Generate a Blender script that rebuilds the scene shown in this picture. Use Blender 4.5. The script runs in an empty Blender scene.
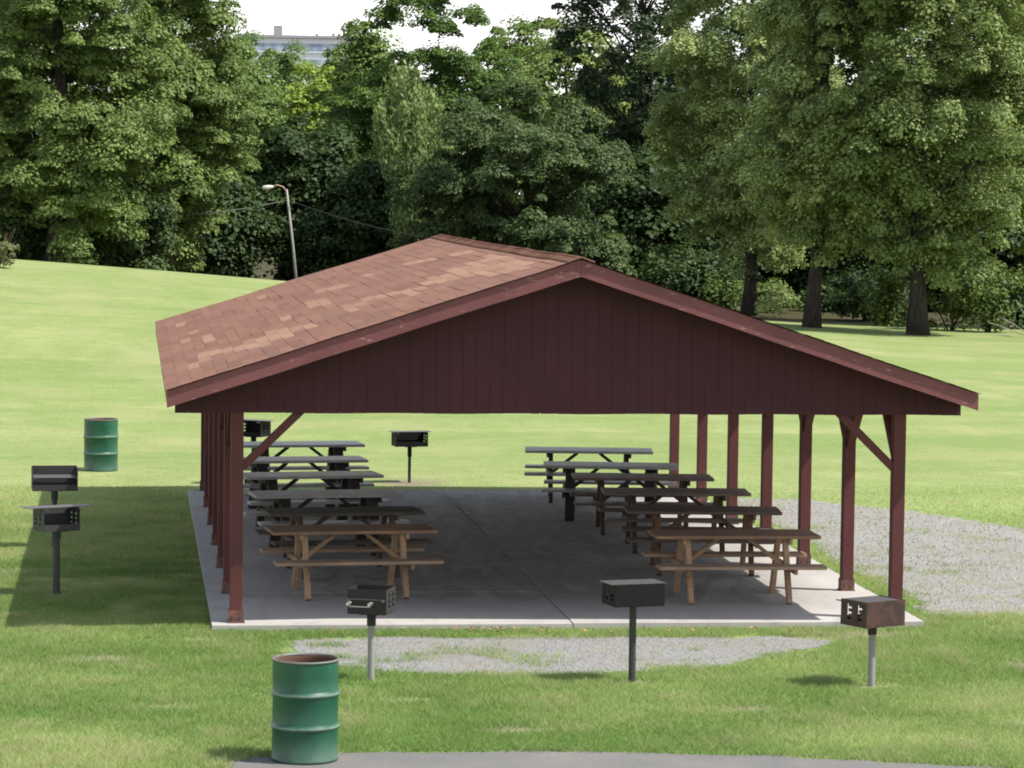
import bpy, math, random
import numpy as np
from mathutils import Vector, Matrix, noise as mnoise

R = math.radians
rng = np.random.default_rng(7)
random.seed(7)
scene = bpy.context.scene
COL = scene.collection

# ------------------------------------------------------------------ helpers
def tag(o, label=None, cat=None, group=None, kind=None):
    if label: o['label'] = label
    if cat: o['category'] = cat
    if group: o['group'] = group
    if kind: o['kind'] = kind
    return o

def empty(name, loc=(0, 0, 0), rz=0.0):
    o = bpy.data.objects.new(name, None)
    o.empty_display_size = 0.2
    o.location = loc
    o.rotation_euler = (0, 0, rz)
    COL.objects.link(o)
    return o

def children(o):
    return [c for c in bpy.data.objects if c.parent is o]

def copy_tree(o, parent=None):
    kids = children(o)
    c = o.copy()
    COL.objects.link(c)
    c.parent = parent
    for k in kids:
        copy_tree(k, c)
    return c

class MB:
    """collects polygons, then links them as one mesh object"""
    def __init__(self):
        self.v = []; self.f = []
    def add(self, vs, fs):
        n = len(self.v)
        self.v += [tuple(p) for p in vs]
        self.f += [tuple(i + n for i in f) for f in fs]
    def box(self, c, s, M=None):
        x, y, z = s[0] / 2, s[1] / 2, s[2] / 2
        vs = [Vector(p) for p in ((-x, -y, -z), (x, -y, -z), (x, y, -z), (-x, y, -z), (-x, -y, z), (x, -y, z), (x, y, z), (-x, y, z))]
        if M is not None: vs = [M @ p for p in vs]
        c = Vector(c)
        self.add([p + c for p in vs], [(0, 3, 2, 1), (4, 5, 6, 7), (0, 1, 5, 4), (1, 2, 6, 5), (2, 3, 7, 6), (3, 0, 4, 7)])
    def beam(self, a, b, w, h, up=(0, 0, 1)):
        """rectangular bar from a to b; w across, h along up"""
        a = Vector(a); b = Vector(b); d = (b - a).normalized()
        s = d.cross(Vector(up)).normalized(); u = s.cross(d).normalized()
        vs = []
        for p in (a, b):
            for i, j in ((-1, -1), (1, -1), (1, 1), (-1, 1)):
                vs.append(p + s * (i * w / 2) + u * (j * h / 2))
        self.add(vs, [(3, 2, 1, 0), (4, 5, 6, 7), (0, 1, 5, 4), (1, 2, 6, 5), (2, 3, 7, 6), (3, 0, 4, 7)])
    def tube(self, pts, rad, n=8, cap=True, wob=0.0):
        pts = [Vector(p) for p in pts]
        if not hasattr(rad, '__len__'): rad = [rad] * len(pts)
        base = len(self.v); prev = None
        for i, p in enumerate(pts):
            d = (pts[min(i + 1, len(pts) - 1)] - pts[max(i - 1, 0)]).normalized()
            if prev is None:
                s = d.cross(Vector((0, 1, 0)))
                if s.length < .1: s = d.cross(Vector((1, 0, 0)))
                s.normalize()
            else:
                s = (prev - d * prev.dot(d)).normalized()
            prev = s; t = d.cross(s)
            for k in range(n):
                a = 2 * math.pi * k / n
                r = rad[i] * (1 + wob * math.sin(3 * a + i) + wob * .6 * math.sin(7 * a + 2 * i))
                self.v.append(tuple(p + s * math.cos(a) * r + t * math.sin(a) * r))
        for i in range(len(pts) - 1):
            for k in range(n):
                a = base + i * n + k; b = base + i * n + (k + 1) % n
                self.f.append((a, b, b + n, a + n))
        if cap:
            self.f.append(tuple(base + k for k in reversed(range(n))))
            self.f.append(tuple(base + (len(pts) - 1) * n + k for k in range(n)))
    def prism(self, poly, d, axis='y', off=0.0):
        """poly: 2-D outline (counter-clockwise), extruded by d along axis from off"""
        def P(u, v, w):
            return {'y': (u, w, v), 'x': (w, u, v), 'z': (u, v, w)}[axis]
        n = len(poly)
        vs = [P(u, v, off) for u, v in poly] + [P(u, v, off + d) for u, v in poly]
        fs = [tuple(range(n)), tuple(reversed(range(n, 2 * n)))]
        for i in range(n):
            j = (i + 1) % n
            fs.append((i, i + n, j + n, j))
        self.add(vs, fs)
    def lathe(self, prof, n=48, fn=None):
        base = len(self.v)
        for (r, z) in prof:
            for k in range(n):
                a = 2 * math.pi * k / n
                rr = r * (fn(a, z) if fn else 1)
                self.v.append((rr * math.cos(a), rr * math.sin(a), z))
        for i in range(len(prof) - 1):
            for k in range(n):
                a = base + i * n + k; b = base + i * n + (k + 1) % n
                self.f.append((a, b, b + n, a + n))
    def mask_plate(self, xs, zs, hole, t, P):
        """flat plate with cut-outs: grid cells xs x zs, hole(i,j) left open; P(u,v,w) places a point"""
        nx, nz = len(xs) - 1, len(zs) - 1
        full = lambda i, j: 0 <= i < nx and 0 <= j < nz and not hole(i, j)
        for i in range(nx):
            for j in range(nz):
                if not full(i, j): continue
                a, b, c, d = (xs[i], zs[j]), (xs[i + 1], zs[j]), (xs[i + 1], zs[j + 1]), (xs[i], zs[j + 1])
                self.add([P(*q, 0) for q in (a, b, c, d)], [(0, 1, 2, 3)])
                self.add([P(*q, t) for q in (a, b, c, d)], [(3, 2, 1, 0)])
                for (di, dj, p, q) in ((0, -1, a, b), (1, 0, b, c), (0, 1, c, d), (-1, 0, d, a)):
                    if not full(i + di, j + dj):
                        self.add([P(*p, 0), P(*q, 0), P(*q, t), P(*p, t)], [(0, 1, 2, 3)])
    def build(self, name, mat, parent=None, smooth=False, bevel=0.0, recalc=True):
        me = bpy.data.meshes.new(name)
        me.from_pydata(self.v, [], self.f)
        if recalc:
            import bmesh
            bm = bmesh.new(); bm.from_mesh(me)
            bmesh.ops.recalc_face_normals(bm, faces=bm.faces)
            bm.to_mesh(me); bm.free()
        me.materials.append(mat)
        if smooth:
            me.polygons.foreach_set('use_smooth', [True] * len(me.polygons))
        o = bpy.data.objects.new(name, me)
        COL.objects.link(o)
        o.parent = parent
        if bevel:
            b = o.modifiers.new('bevel', 'BEVEL'); b.width = bevel; b.segments = 2; b.limit_method = 'ANGLE'; b.angle_limit = R(40)
        return o

def np_mesh(name, verts, nper, mat, parent=None, attrs=None, smooth=False):
    """verts (N*nper,3): N separate polygons of nper corners; attrs: per-face float attributes"""
    nv = len(verts); nf = nv // nper
    me = bpy.data.meshes.new(name)
    me.vertices.add(nv); me.loops.add(nv); me.polygons.add(nf)
    me.vertices.foreach_set('co', np.ascontiguousarray(verts, dtype=np.float32).ravel())
    me.loops.foreach_set('vertex_index', np.arange(nv, dtype=np.int32))
    me.polygons.foreach_set('loop_start', np.arange(0, nv, nper, dtype=np.int32))
    me.polygons.foreach_set('loop_total', np.full(nf, nper, dtype=np.int32))
    me.update(calc_edges=True)
    for k, a in (attrs or {}).items():
        at = me.attributes.new(k, 'FLOAT', 'FACE')
        at.data.foreach_set('value', np.ascontiguousarray(a, dtype=np.float32))
    me.materials.append(mat)
    o = bpy.data.objects.new(name, me)
    COL.objects.link(o); o.parent = parent
    return o

# value noise for placing things
def vnoise(x, y, s, seed=0):
    x = np.asarray(x) * s; y = np.asarray(y) * s
    xi = np.floor(x).astype(np.int64); yi = np.floor(y).astype(np.int64)
    fx = x - xi; fy = y - yi
    fx = fx * fx * (3 - 2 * fx); fy = fy * fy * (3 - 2 * fy)
    def h(a, b):
        n = (a * 374761393 + b * 668265263 + seed * 1442695041) & 0x7fffffff
        n = ((n ^ (n >> 13)) * 1274126177) & 0x7fffffff
        return ((n ^ (n >> 16)) & 0xffff) / 65535.0
    return (h(xi, yi) * (1 - fx) + h(xi + 1, yi) * fx) * (1 - fy) + (h(xi, yi + 1) * (1 - fx) + h(xi + 1, yi + 1) * fx) * fy

def fbm(x, y, s, seed=0, o=3):
    t = 0; a = 1; n = 0
    for k in range(o):
        t = t + a * vnoise(x, y, s * 2 ** k, seed + k); n += a; a *= .5
    return t / n

def sdf(poly, x, y):
    """signed distance to a polygon outline (negative inside)"""
    P = np.array(poly); d = np.full(np.shape(x), 1e9); inside = np.zeros(np.shape(x), bool)
    for i in range(len(P)):
        a = P[i]; b = P[(i + 1) % len(P)]; e = b - a
        t = np.clip(((x - a[0]) * e[0] + (y - a[1]) * e[1]) / (e @ e), 0, 1)
        d = np.minimum(d, np.hypot(x - a[0] - t * e[0], y - a[1] - t * e[1]))
        c = ((a[1] > y) != (b[1] > y)) & (x < (b[0] - a[0]) * (y - a[1]) / (b[1] - a[1] + 1e-12) + a[0])
        inside ^= c
    return np.where(inside, -d, d)

# ------------------------------------------------------------------ materials
class N:
    def __init__(self, name):
        self.m = bpy.data.materials.new(name); self.m.use_nodes = True
        self.t = self.m.node_tree; self.t.nodes.clear()
        self.out = self.t.nodes.new('ShaderNodeOutputMaterial')
    def n(self, kind, **kw):
        nd = self.t.nodes.new('ShaderNode' + kind)
        for k, v in kw.items():
            if hasattr(nd, k): setattr(nd, k, v)
            else: self.set(nd, k, v)
        return nd
    def set(self, nd, k, v):
        s = nd.inputs[k.replace('_', ' ')] if isinstance(k, str) else nd.inputs[k]
        if isinstance(v, bpy.types.NodeSocket): self.t.links.new(v, s)
        else: s.default_value = v
    def coord(self, which='Object', scale=(1, 1, 1)):
        tc = self.n('TexCoord'); mp = self.n('Mapping')
        self.t.links.new(tc.outputs[which], mp.inputs['Vector']); mp.inputs['Scale'].default_value = scale
        return mp.outputs['Vector']
    def noise(self, vec, scale, detail=4, rough=.55, dist=0.0):
        nd = self.n('TexNoise'); self.t.links.new(vec, nd.inputs['Vector'])
        nd.inputs['Scale'].default_value = scale; nd.inputs['Detail'].default_value = detail
        nd.inputs['Roughness'].default_value = rough; nd.inputs['Distortion'].default_value = dist
        return nd.outputs['Fac']
    def ramp(self, fac, stops):
        nd = self.n('ValToRGB'); self.t.links.new(fac, nd.inputs['Fac'])
        el = nd.color_ramp.elements
        while len(el) < len(stops): el.new(.5)
        for e, (p, c) in zip(el, stops):
            e.position = p
            e.color = (c, c, c, 1) if not hasattr(c, '__len__') else (*c, 1)
        return nd.outputs['Color']
    def mix(self, fac, a, b, mode='MIX'):
        nd = self.n('Mix'); nd.data_type = 'RGBA'; nd.blend_type = mode
        for s, v in ((nd.inputs[0], fac), (nd.inputs[6], a), (nd.inputs[7], b)):
            if isinstance(v, bpy.types.NodeSocket): self.t.links.new(v, s)
            elif hasattr(v, '__len__'): s.default_value = (*v, 1)
            else: s.default_value = v
        return nd.outputs[2]
    def math(self, op, a, b=0.0):
        nd = self.n('Math'); nd.operation = op
        for s, v in ((nd.inputs[0], a), (nd.inputs[1], b)):
            if isinstance(v, bpy.types.NodeSocket): self.t.links.new(v, s)
            else: s.default_value = v
        return nd.outputs[0]
    def attr(self, name):
        nd = self.n('Attribute'); nd.attribute_name = name; return nd.outputs['Fac']
    def bump(self, h, strength=.3, dist=.01):
        nd = self.n('Bump'); self.t.links.new(h, nd.inputs['Height'])
        nd.inputs['Strength'].default_value = strength; nd.inputs['Distance'].default_value = dist
        return nd.outputs['Normal']
    def bsdf(self, color, rough=.8, spec=.3, normal=None, metal=0.0):
        b = self.n('BsdfPrincipled')
        for k, v in (('Base Color', color), ('Roughness', rough), ('Metallic', metal), ('Specular IOR Level', spec)):
            s = b.inputs[k]
            if isinstance(v, bpy.types.NodeSocket): self.t.links.new(v, s)
            else: s.default_value = (*v, 1) if hasattr(v, '__len__') else v
        if normal is not None: self.t.links.new(normal, b.inputs['Normal'])
        self.t.links.new(b.outputs[0], self.out.inputs[0])
        return b

def m_painted_wood(name, c, second_tone, wear=.62, grain=(2, 2, .12), rough=.65):
    k = N(name); v = k.coord('Object', grain); v2 = k.coord('Object')
    g = k.noise(v, 24, 5, .6); big = k.noise(v2, 1.3, 4)
    base = k.mix(k.ramp(big, [(.3, 0.0), (.7, 1.0)]), tuple(x * .82 for x in c), tuple(x * 1.12 for x in c))
    base = k.mix(k.math('MULTIPLY', k.ramp(g, [(.35, 0.0), (.75, 1.0)]), .35), base, tuple(x * .6 for x in c))
    w = k.noise(k.coord('Object', tuple(3 * x for x in grain)), 3.5, 6, .7)
    base = k.mix(k.ramp(w, [(wear, 0.0), (wear + .08, 1.0)]), base, second_tone)
    k.bsdf(base, rough, .3, k.bump(g, .25, .004))
    return k.m

def m_timber(name, c1, c2, grain=(.35, 5, 5), rough=.7, spec=.3):
    k = N(name); v = k.coord('Object', grain)
    oi = k.n('ObjectInfo'); add = k.n('VectorMath'); add.operation = 'ADD'
    k.t.links.new(v, add.inputs[0]); k.t.links.new(oi.outputs['Random'], add.inputs[1])
    g = k.noise(add.outputs[0], 7, 6, .65, .6); s = k.noise(k.coord('Object'), 2.2, 3)
    c = k.mix(k.ramp(g, [(.3, 0.0), (.7, 1.0)]), c1, c2)
    c = k.mix(k.math('MULTIPLY', k.ramp(s, [(.4, 0.0), (.7, 1.0)]), .45), c, tuple(x * .5 for x in c1))
    k.bsdf(c, rough, spec, k.bump(g, .3, .004))
    return k.m

def m_steel(name, c, rust, amt=.6, rough=.6, spec=.4):
    k = N(name); v = k.coord('Object')
    a = k.noise(v, 9, 6, .7); b = k.noise(v, 60, 3)
    c0 = k.mix(b, tuple(x * .75 for x in c), tuple(x * 1.3 for x in c))
    c0 = k.mix(k.ramp(a, [(amt, 0.0), (amt + .14, 1.0)]), c0, rust)
    k.bsdf(c0, rough, spec, k.bump(b, .15, .002))
    return k.m

def m_leaf(name, dark, light, trans=.28, spec=.22):
    k = N(name)
    t = k.attr('tint')
    c = k.mix(t, dark, light)
    d = k.n('BsdfPrincipled'); k.t.links.new(c, d.inputs['Base Color'])
    d.inputs['Roughness'].default_value = .58; d.inputs['Specular IOR Level'].default_value = spec
    tr = k.n('BsdfTranslucent'); c2 = k.mix(.5, c, (light[0] * 1.1, light[1] * 1.3, light[2] * .6)); k.t.links.new(c2, tr.inputs['Color'])
    mx = k.n('MixShader'); mx.inputs[0].default_value = trans
    k.t.links.new(d.outputs[0], mx.inputs[1]); k.t.links.new(tr.outputs[0], mx.inputs[2])
    k.t.links.new(mx.outputs[0], k.out.inputs[0])
    return k.m

def m_bark(name, c1, c2):
    k = N(name); v = k.coord('Object', (6, 6, 1.0))
    g = k.noise(v, 2.0, 6, .7, 1.2)
    c = k.mix(k.ramp(g, [(.35, 0.0), (.65, 1.0)]), c1, c2)
    k.bsdf(c, .9, .1, k.bump(g, .9, .06))
    return k.m

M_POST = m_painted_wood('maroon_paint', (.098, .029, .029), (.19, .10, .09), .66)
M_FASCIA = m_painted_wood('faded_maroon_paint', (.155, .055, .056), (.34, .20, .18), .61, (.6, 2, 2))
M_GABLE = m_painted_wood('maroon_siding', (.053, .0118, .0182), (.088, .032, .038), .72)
M_BRACKET = m_steel('rusty_bracket', (.09, .045, .04), (.20, .075, .045), .5)
# ------------------------------------------------------------------ the ground
GZ = -0.07
def gz(x, y):
    x = np.asarray(x, float); y = np.asarray(y, float)
    h = .24 * np.log1p(np.exp(np.clip((18.5 - x) / 2.5, -30, 30)))
    h = 4.0 * np.tanh(h / 4.0)
    t = np.clip((y - 17) / 50, 0, 1); rise = t * t * (3 - 2 * t)
    und = (fbm(x, y, .07, 3, 2) - .5) * .35 * np.clip((y - 22) / 25, 0, 1) * np.clip((60 - y) / 15, 0, 1) * np.clip((16 - x) / 8, 0, 1)
    left = 1 / (1 + np.exp(np.clip((x - 13) / 1.5, -30, 30)))
    yy = np.log1p(np.exp(np.clip((y - 69) / 1.5, -30, 60))) * 1.5
    fall = .062 * np.minimum(yy, 60) * left + .012 * np.minimum(yy, 60) * (1 - left)
    return GZ + h * rise + und - fall
def gz1(x, y): return float(gz(np.array([x]), np.array([y]))[0])

LOT = [(4.20, .70), (4.45, 1.6), (4.42, 5.0), (4.55, 8.3), (4.35, 12.5), (4.6, 14.1), (5.67, 13.8), (6.4, 12.7), (7.1, 12.0), (7.6, 10.8), (8.3, 9.3), (9.5, 8.3), (12, 7), (30, 5), (30, -.6), (12, -.3), (8, .1), (6.2, .3), (5.4, .75)]
PATH = [(-3.3, -1.75), (-3.2, -1.05), (-2.6, -.86), (-1.5, -.84), (.5, -.86), (2.0, -.95), (2.85, -1.15), (2.35, -1.75), (1.75, -2.4), (1.2, -2.95), (.2, -3.3), (-.6, -3.5), (-1.9, -3.42), (-2.5, -3.1), (-2.9, -2.75), (-3.15, -2.3)]
ASPH = [(-4.05, -8.05), (-3.6, -7.72), (-3.0, -7.62), (-1.8, -7.66), (-.8, -7.74), (.6, -8.0), (2.5, -8.66), (5, -9.6), (12, -12), (12, -16), (-2, -14), (-4.2, -11), (-4.2, -9)]
SLAB = [(-4.02, -.28), (4.02, -.28), (4.02, 14.64), (-4.02, 14.64)]

k = N('lawn'); v = k.coord('Object')
n1 = k.noise(v, .35, 4, .6); n2 = k.noise(k.coord('Object', (1, .22, 1)), .8, 5, .65); n3 = k.noise(v, 9, 5, .7); n5 = k.noise(k.coord('Object', (.5, 1, 1)), 3.2, 5, .75); n4 = k.noise(k.coord('Object', (.10, .8, 1)), .42, 4, .6, .8)
far = k.attr('far')
cn = k.mix(k.ramp(n1, [(.35, 0.0), (.65, 1.0)]), (.14, .235, .066), (.22, .29, .105))
cn = k.mix(k.ramp(n3, [(.45, 0.0), (.75, 1.0)]), cn, (.20, .19, .08))
cf = k.mix(k.ramp(n2, [(.3, 0.0), (.7, 1.0)]), (.192, .238, .088), (.340, .355, .165))
cf = k.mix(k.ramp(n4, [(.40, 0.0), (.62, .85)]), cf, (.135, .205, .062))
cf = k.mix(k.ramp(n3, [(.35, 0.0), (.8, .6)]), cf, (.31, .335, .14))
cf = k.mix(k.ramp(n5, [(.38, .55), (.62, 0.0)]), cf, (.145, .20, .055))
n6 = k.noise(k.coord('Object', (.6, 1, 1)), 24, 4, .8)
cf = k.mix(k.ramp(n6, [(.34, .8), (.62, 0.0)]), cf, (.12, .17, .05))
cf = k.mix(k.ramp(n1, [(.48, 0.0), (.70, .45)]), cf, (.30, .285, .15))
c = k.mix(far, cn, cf)
c = k.mix(k.attr('dirt'), c, k.mix(n3, (.13, .10, .075), (.25, .21, .16)))
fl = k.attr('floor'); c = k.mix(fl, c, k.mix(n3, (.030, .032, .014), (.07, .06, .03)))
k.bsdf(c, .95, .1, k.bump(k.mix(.5, n3, n5), .8, .06))
M_LAWN = k.m

def axis_pts(lo, a, b, hi, step, g=1.16):
    p = list(np.arange(a, b + 1e-6, step)); d = step; x = b
    while x < hi: d *= g; x += d; p.append(min(x, hi))
    d = step; x = a; q = []
    while x > lo: d *= g; x -= d; q.append(max(x, lo))
    return np.array(q[::-1] + p)
gx = axis_pts(-700, -14, 32, 700, .5); gy = axis_pts(-70, -14, 92, 900, .5)
GX, GY = np.meshgrid(gx, gy, indexing='ij'); GZZ = gz(GX, GY)
nx, ny = GX.shape
me = bpy.data.meshes.new('ground')
idx = np.arange(nx * ny).reshape(nx, ny)
quads = np.stack([idx[:-1, :-1], idx[1:, :-1], idx[1:, 1:], idx[:-1, 1:]], -1).reshape(-1, 4)
me.from_pydata(np.stack([GX, GY, GZZ], -1).reshape(-1, 3).tolist(), [], quads.tolist())
me.polygons.foreach_set('use_smooth', [True] * len(me.polygons))
far = np.clip((GY + .35 * np.clip(-GX, 0, 9) - 12.5) / 8, 0, 1) * np.clip(1.35 - .0 * GX, 0, 1)
far = np.clip(far + np.clip((GY - 9) / 6, 0, 1) * .3, 0, 1) * np.clip((GY - 4) / 5, 0, 1)
a = me.attributes.new('far', 'FLOAT', 'POINT'); a.data.foreach_set('value', far.ravel().astype(np.float32))
DIRT = [(-3.75, -8.05, .55, .3), (-5.79, 2.60, .30, .5), (2.50, -4.3, .40, .35), (.08, -3.95, .25, .3), (-2.53, -3.75, .25, .3), (-.34, 16.5, .5, .7), (-4.15, -.9, .35, .4), (-6.3, 5.0, 1.2, .25), (-4.6, 4.6, .7, .3), (6.2, -.2, 1.3, .4), (3.2, -.8, .8, .3), (-4.6, -5.2, .45, .3), (.9, -5.6, .5, .25), (3.6, -6.4, .6, .25), (-1.4, -6.6, .5, .22), (4.6, -3.1, .7, .3), (-5.2, -2.2, .6, .3), (-2.3, -4.9, .35, .3)]
dm = np.zeros_like(GX)
for (x, y, r, q) in DIRT: dm = np.maximum(dm, np.clip(1.4 - np.hypot(GX - x, (GY - y) / q * .5) / r, 0, 1))
dm = np.maximum(dm, np.clip((GY - 72) / 3, 0, 1) * np.clip((GX - 15) / 4, 0, 1) * .0)
a = me.attributes.new('dirt', 'FLOAT', 'POINT'); a.data.foreach_set('value', np.clip(dm, 0, 1).ravel().astype(np.float32))
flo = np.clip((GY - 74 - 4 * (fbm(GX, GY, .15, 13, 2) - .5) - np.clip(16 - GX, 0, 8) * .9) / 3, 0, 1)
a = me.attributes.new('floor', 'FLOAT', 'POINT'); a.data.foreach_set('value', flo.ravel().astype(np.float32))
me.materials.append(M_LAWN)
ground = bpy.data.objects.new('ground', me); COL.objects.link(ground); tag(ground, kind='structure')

def sheet(name, poly, mat, z, jit=.07, step=.12):
    pts = []
    for i in range(len(poly)):
        a = Vector(poly[i]).to_2d(); b = Vector(poly[(i + 1) % len(poly)]).to_2d(); L = (b - a).length; n = max(1, int(L / step)) if L < 8 else 6
        nrm = Vector((b.y - a.y, a.x - b.x)) / max(L, 1e-6)
        for q in range(n):
            p = a.lerp(b, q / n); s = (mnoise.noise(Vector((p.x * 2.3, p.y * 2.3, 1.7))) + .6 * mnoise.noise(Vector((p.x * 8, p.y * 8, 4.1)))) * jit * 2
            p = p + nrm * s; pts.append((p.x, p.y, z))
    me = bpy.data.meshes.new(name); me.from_pydata(pts, [], [tuple(range(len(pts)))])
    import bmesh
    bm = bmesh.new(); bm.from_mesh(me); bmesh.ops.triangulate(bm, faces=bm.faces)
    bmesh.ops.recalc_face_normals(bm, faces=bm.faces)
    if sum(f.normal.z for f in bm.faces) < 0: bmesh.ops.reverse_faces(bm, faces=bm.faces)
    bm.to_mesh(me); bm.free(); me.materials.append(mat)
    o = bpy.data.objects.new(name, me); COL.objects.link(o); tag(o, kind='structure'); return o

def m_gravel(name, c1, c2, dirt):
    k = N(name); v = k.coord('Object')
    vo = k.n('TexVoronoi'); k.t.links.new(v, vo.inputs['Vector']); vo.inputs['Scale'].default_value = 42
    sep = k.n('SeparateColor'); k.t.links.new(vo.outputs['Color'], sep.inputs[0])
    c = k.mix(sep.outputs[0], c1, c2)
    b = k.noise(v, .8, 4); f = k.noise(v, 14, 4, .7)
    c = k.mix(k.ramp(b, [(.42, 0.0), (.68, .9)]), c, dirt)
    c = k.mix(k.ramp(f, [(.5, 0.0), (.72, .5)]), c, tuple(x * .55 for x in c1))
    k.bsdf(c, .95, .15, k.bump(vo.outputs['Distance'], .6, .015)); return k.m
M_GRAVEL = m_gravel('grey_gravel', (.17, .167, .16), (.31, .302, .288), (.22, .205, .16))
M_PATHG = m_gravel('path_gravel', (.165, .165, .163), (.265, .263, .258), (.21, .195, .165))
k = N('worn_asphalt'); v = k.coord('Object'); a = k.noise(v, 55, 3); b = k.noise(v, 1.1, 5)
k.bsdf(k.mix(k.ramp(b, [(.35, 0.0), (.7, 1.0)]), k.mix(a, (.075, .075, .072), (.16, .158, .152)), k.mix(a, (.11, .105, .095), (.20, .19, .175))), .9, .2, k.bump(a, .5, .006))
M_ASPH = k.m
sheet('gravel_lot', LOT, M_GRAVEL, GZ + .006, .10)
sheet('gravel_path', PATH, M_PATHG, GZ + .006, .11)
sheet('asphalt_road', ASPH, M_ASPH, GZ + .008, .045)

# concrete slab in panels with open joints
k = N('concrete'); v = k.coord('Object')
a = k.noise(v, .55, 5, .6, .8); b = k.noise(v, 30, 4, .6); s = k.noise(k.coord('Object', (1.3, .35, 1)), 1.3, 6, .7, 2.2)
c = k.mix(k.ramp(a, [(.3, 0.0), (.7, 1.0)]), (.32, .307, .285), (.41, .392, .362))
c = k.mix(k.math('MULTIPLY', b, .3), c, (.22, .215, .21))
c = k.mix(k.ramp(s, [(.52, 0.0), (.72, .6)]), c, (.20, .198, .20))
c = k.mix(k.attr('second_tone'), c, k.mix(k.ramp(s, [(.3, 0.0), (.7, 1.0)]), (.16, .152, .143), (.335, .32, .30)))  # slab colour turns darker inwards from the front and side edges
k.bsdf(c, .85, .25, k.bump(b, .2, .004))
M_CONC = k.m
slab = MB(); g = .007
xs = [-4.02, -.0, 4.02]; ys = [-.28, 2.44, 4.88, 7.32, 9.76, 12.2, 14.64]
slab.box((0, 7.18, -.10), (8.02, 14.9, .15))
me_fine = []
for i in range(2):
    for j in range(6):
        x0, x1, y0, y1 = xs[i] + g * (i > 0), xs[i + 1] - g * (i < 1), ys[j] + g * (j > 0), ys[j + 1] - g * (j < 5)
        z = .002 * ((i * 3 + j * 5) % 4)
        nxx, nyy = 10, 8
        for p in range(nxx):
            for q in range(nyy):
                xa, xb = x0 + (x1 - x0) * p / nxx, x0 + (x1 - x0) * (p + 1) / nxx
                ya, yb = y0 + (y1 - y0) * q / nyy, y0 + (y1 - y0) * (q + 1) / nyy
                slab.add([(xa, ya, z - .003), (xb, ya, z - .003), (xb, yb, z - .003), (xa, yb, z - .003)], [(0, 1, 2, 3)])
        for (p, q) in (((x0, y0), (x1, y0)), ((x1, y0), (x1, y1)), ((x1, y1), (x0, y1)), ((x0, y1), (x0, y0))):
            slab.add([(*p, -.14), (*q, -.14), (*q, z - .003), (*p, z - .003)], [(0, 1, 2, 3)])
o = slab.build('concrete_slab', M_CONC, recalc=False); tag(o, kind='structure')
vv = np.array(slab.v)
w = np.clip((vv[:, 1] - .3) / 1.8, 0, 1) * np.clip((3.55 - np.abs(vv[:, 0])) / .7, 0, 1)
at = o.data.attributes.new('second_tone', 'FLOAT', 'POINT'); at.data.foreach_set('value', w.astype(np.float32))

# ------------------------------------------------------------------ the pavilion
W2 = 3.75; BAY = 2.44; NB = 7
RE, ZE, ZA, YF, YB = 4.506, 2.628, 4.089, -.70, 15.1
SL = (ZA - ZE) / RE
def zroof(x): return ZA - SL * abs(x)
def wav(x, y):
    t = (y - YF) / (YB - YF)
    return .014 * mnoise.noise(Vector((x * .7, y * .45, 3.3))) + .006 * mnoise.noise(Vector((x * 2.1, y * 1.7, 8.3))) - .012 * 4 * t * (1 - t) * (1 - abs(x) / RE) - .045 * t * (1 - abs(x) / RE)
pav = empty('pavilion')
tag(pav, 'open maroon picnic pavilion with a shingled gable roof on two rows of posts', 'pavilion')

# shingles: every tab its own piece of the covering, lower edge proud of the course below
k = N('shingles'); v = k.coord('Object')
t = k.attr('tint'); tan = k.attr('tan'); n = k.noise(v, 90, 3, .7); b = k.noise(v, .6, 4)
c = k.mix(t, (.140, .068, .047), (.222, .108, .072))
c = k.mix(tan, c, k.mix(t, (.25, .145, .094), (.32, .19, .125)))
c = k.mix(k.math('MULTIPLY', n, .35), c, (.15, .09, .075))
c = k.mix(k.ramp(b, [(.45, 0.0), (.75, .35)]), c, (.20, .125, .10))
k.bsdf(c, .95, .12, k.bump(n, .4, .004)); M_SHING = k.m
EXP = .1445; SLEN = RE / math.cos(math.atan(SL)); CA, SA = math.cos(math.atan(SL)), math.sin(math.atan(SL))
TAN = [(-4.21, 11.6), (-4.07, 8.7), (-3.94, 6.3), (-4.22, 7.25), (-4.19, 2.2), (-4.19, 1.9), (-4.06, 2.94), (-3.93, 2.79), (-3.79, 2.65), (-3.65, 2.2), (-3.65, 2.5), (-3.52, 2.6), (-3.38, 2.3), (-3.38, 2.6), (-3.22, 2.85), (-3.06, 2.4), (-3.06, 2.7), (-2.91, 2.64), (-2.75, 2.25),
       (-2.87, 5.48), (-2.53, 6.94), (-2.40, 6.6), (-2.06, 3.85), (-2.2, 3.5), (-1.92, 4.2), (-1.8, 3.9), (-1.65, 3.95), (-1.52, 3.42), (-1.52, 3.1), (-1.38, 2.9), (-2.99, 12.7), (-2.2, 9.6), (-2.05, 9.2), (-1.9, 8.9), (-.99, 9.62), (-.85, 9.3), (-.76, 9.03), (-.5, 8.3), (-.32, 7.9), (-1.5, 9.9),
       (-1.25, 3.5), (-1.13, 3.2), (-1.13, 3.5), (-.99, 3.5), (-.99, 3.9), (-.99, 2.9), (-.85, 3.2), (-.85, 3.6), (-.85, 2.6), (-.85, 4.2), (-.71, 3.0), (-.71, 3.3), (-.71, 2.4), (-.71, 4.6), (-.58, 2.7), (-.58, 3.1), (-.58, 3.6), (-.58, 2.2), (-.58, 4.9), (-.44, 2.3), (-.44, 2.7), (-.44, 3.2), (-.44, 1.8), (-.44, 4.2), (-.3, 2.0), (-.3, 2.4), (-.3, 1.5), (-.58, 1.6), (-.71, 1.9), (-.44, 1.3), (-.3, 3.9), (-.3, 4.8), (-1.5, 2.3), (-1.1, 4.3)]
TAN = np.array(TAN)
V = []; tint = []; tanv = []
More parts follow.
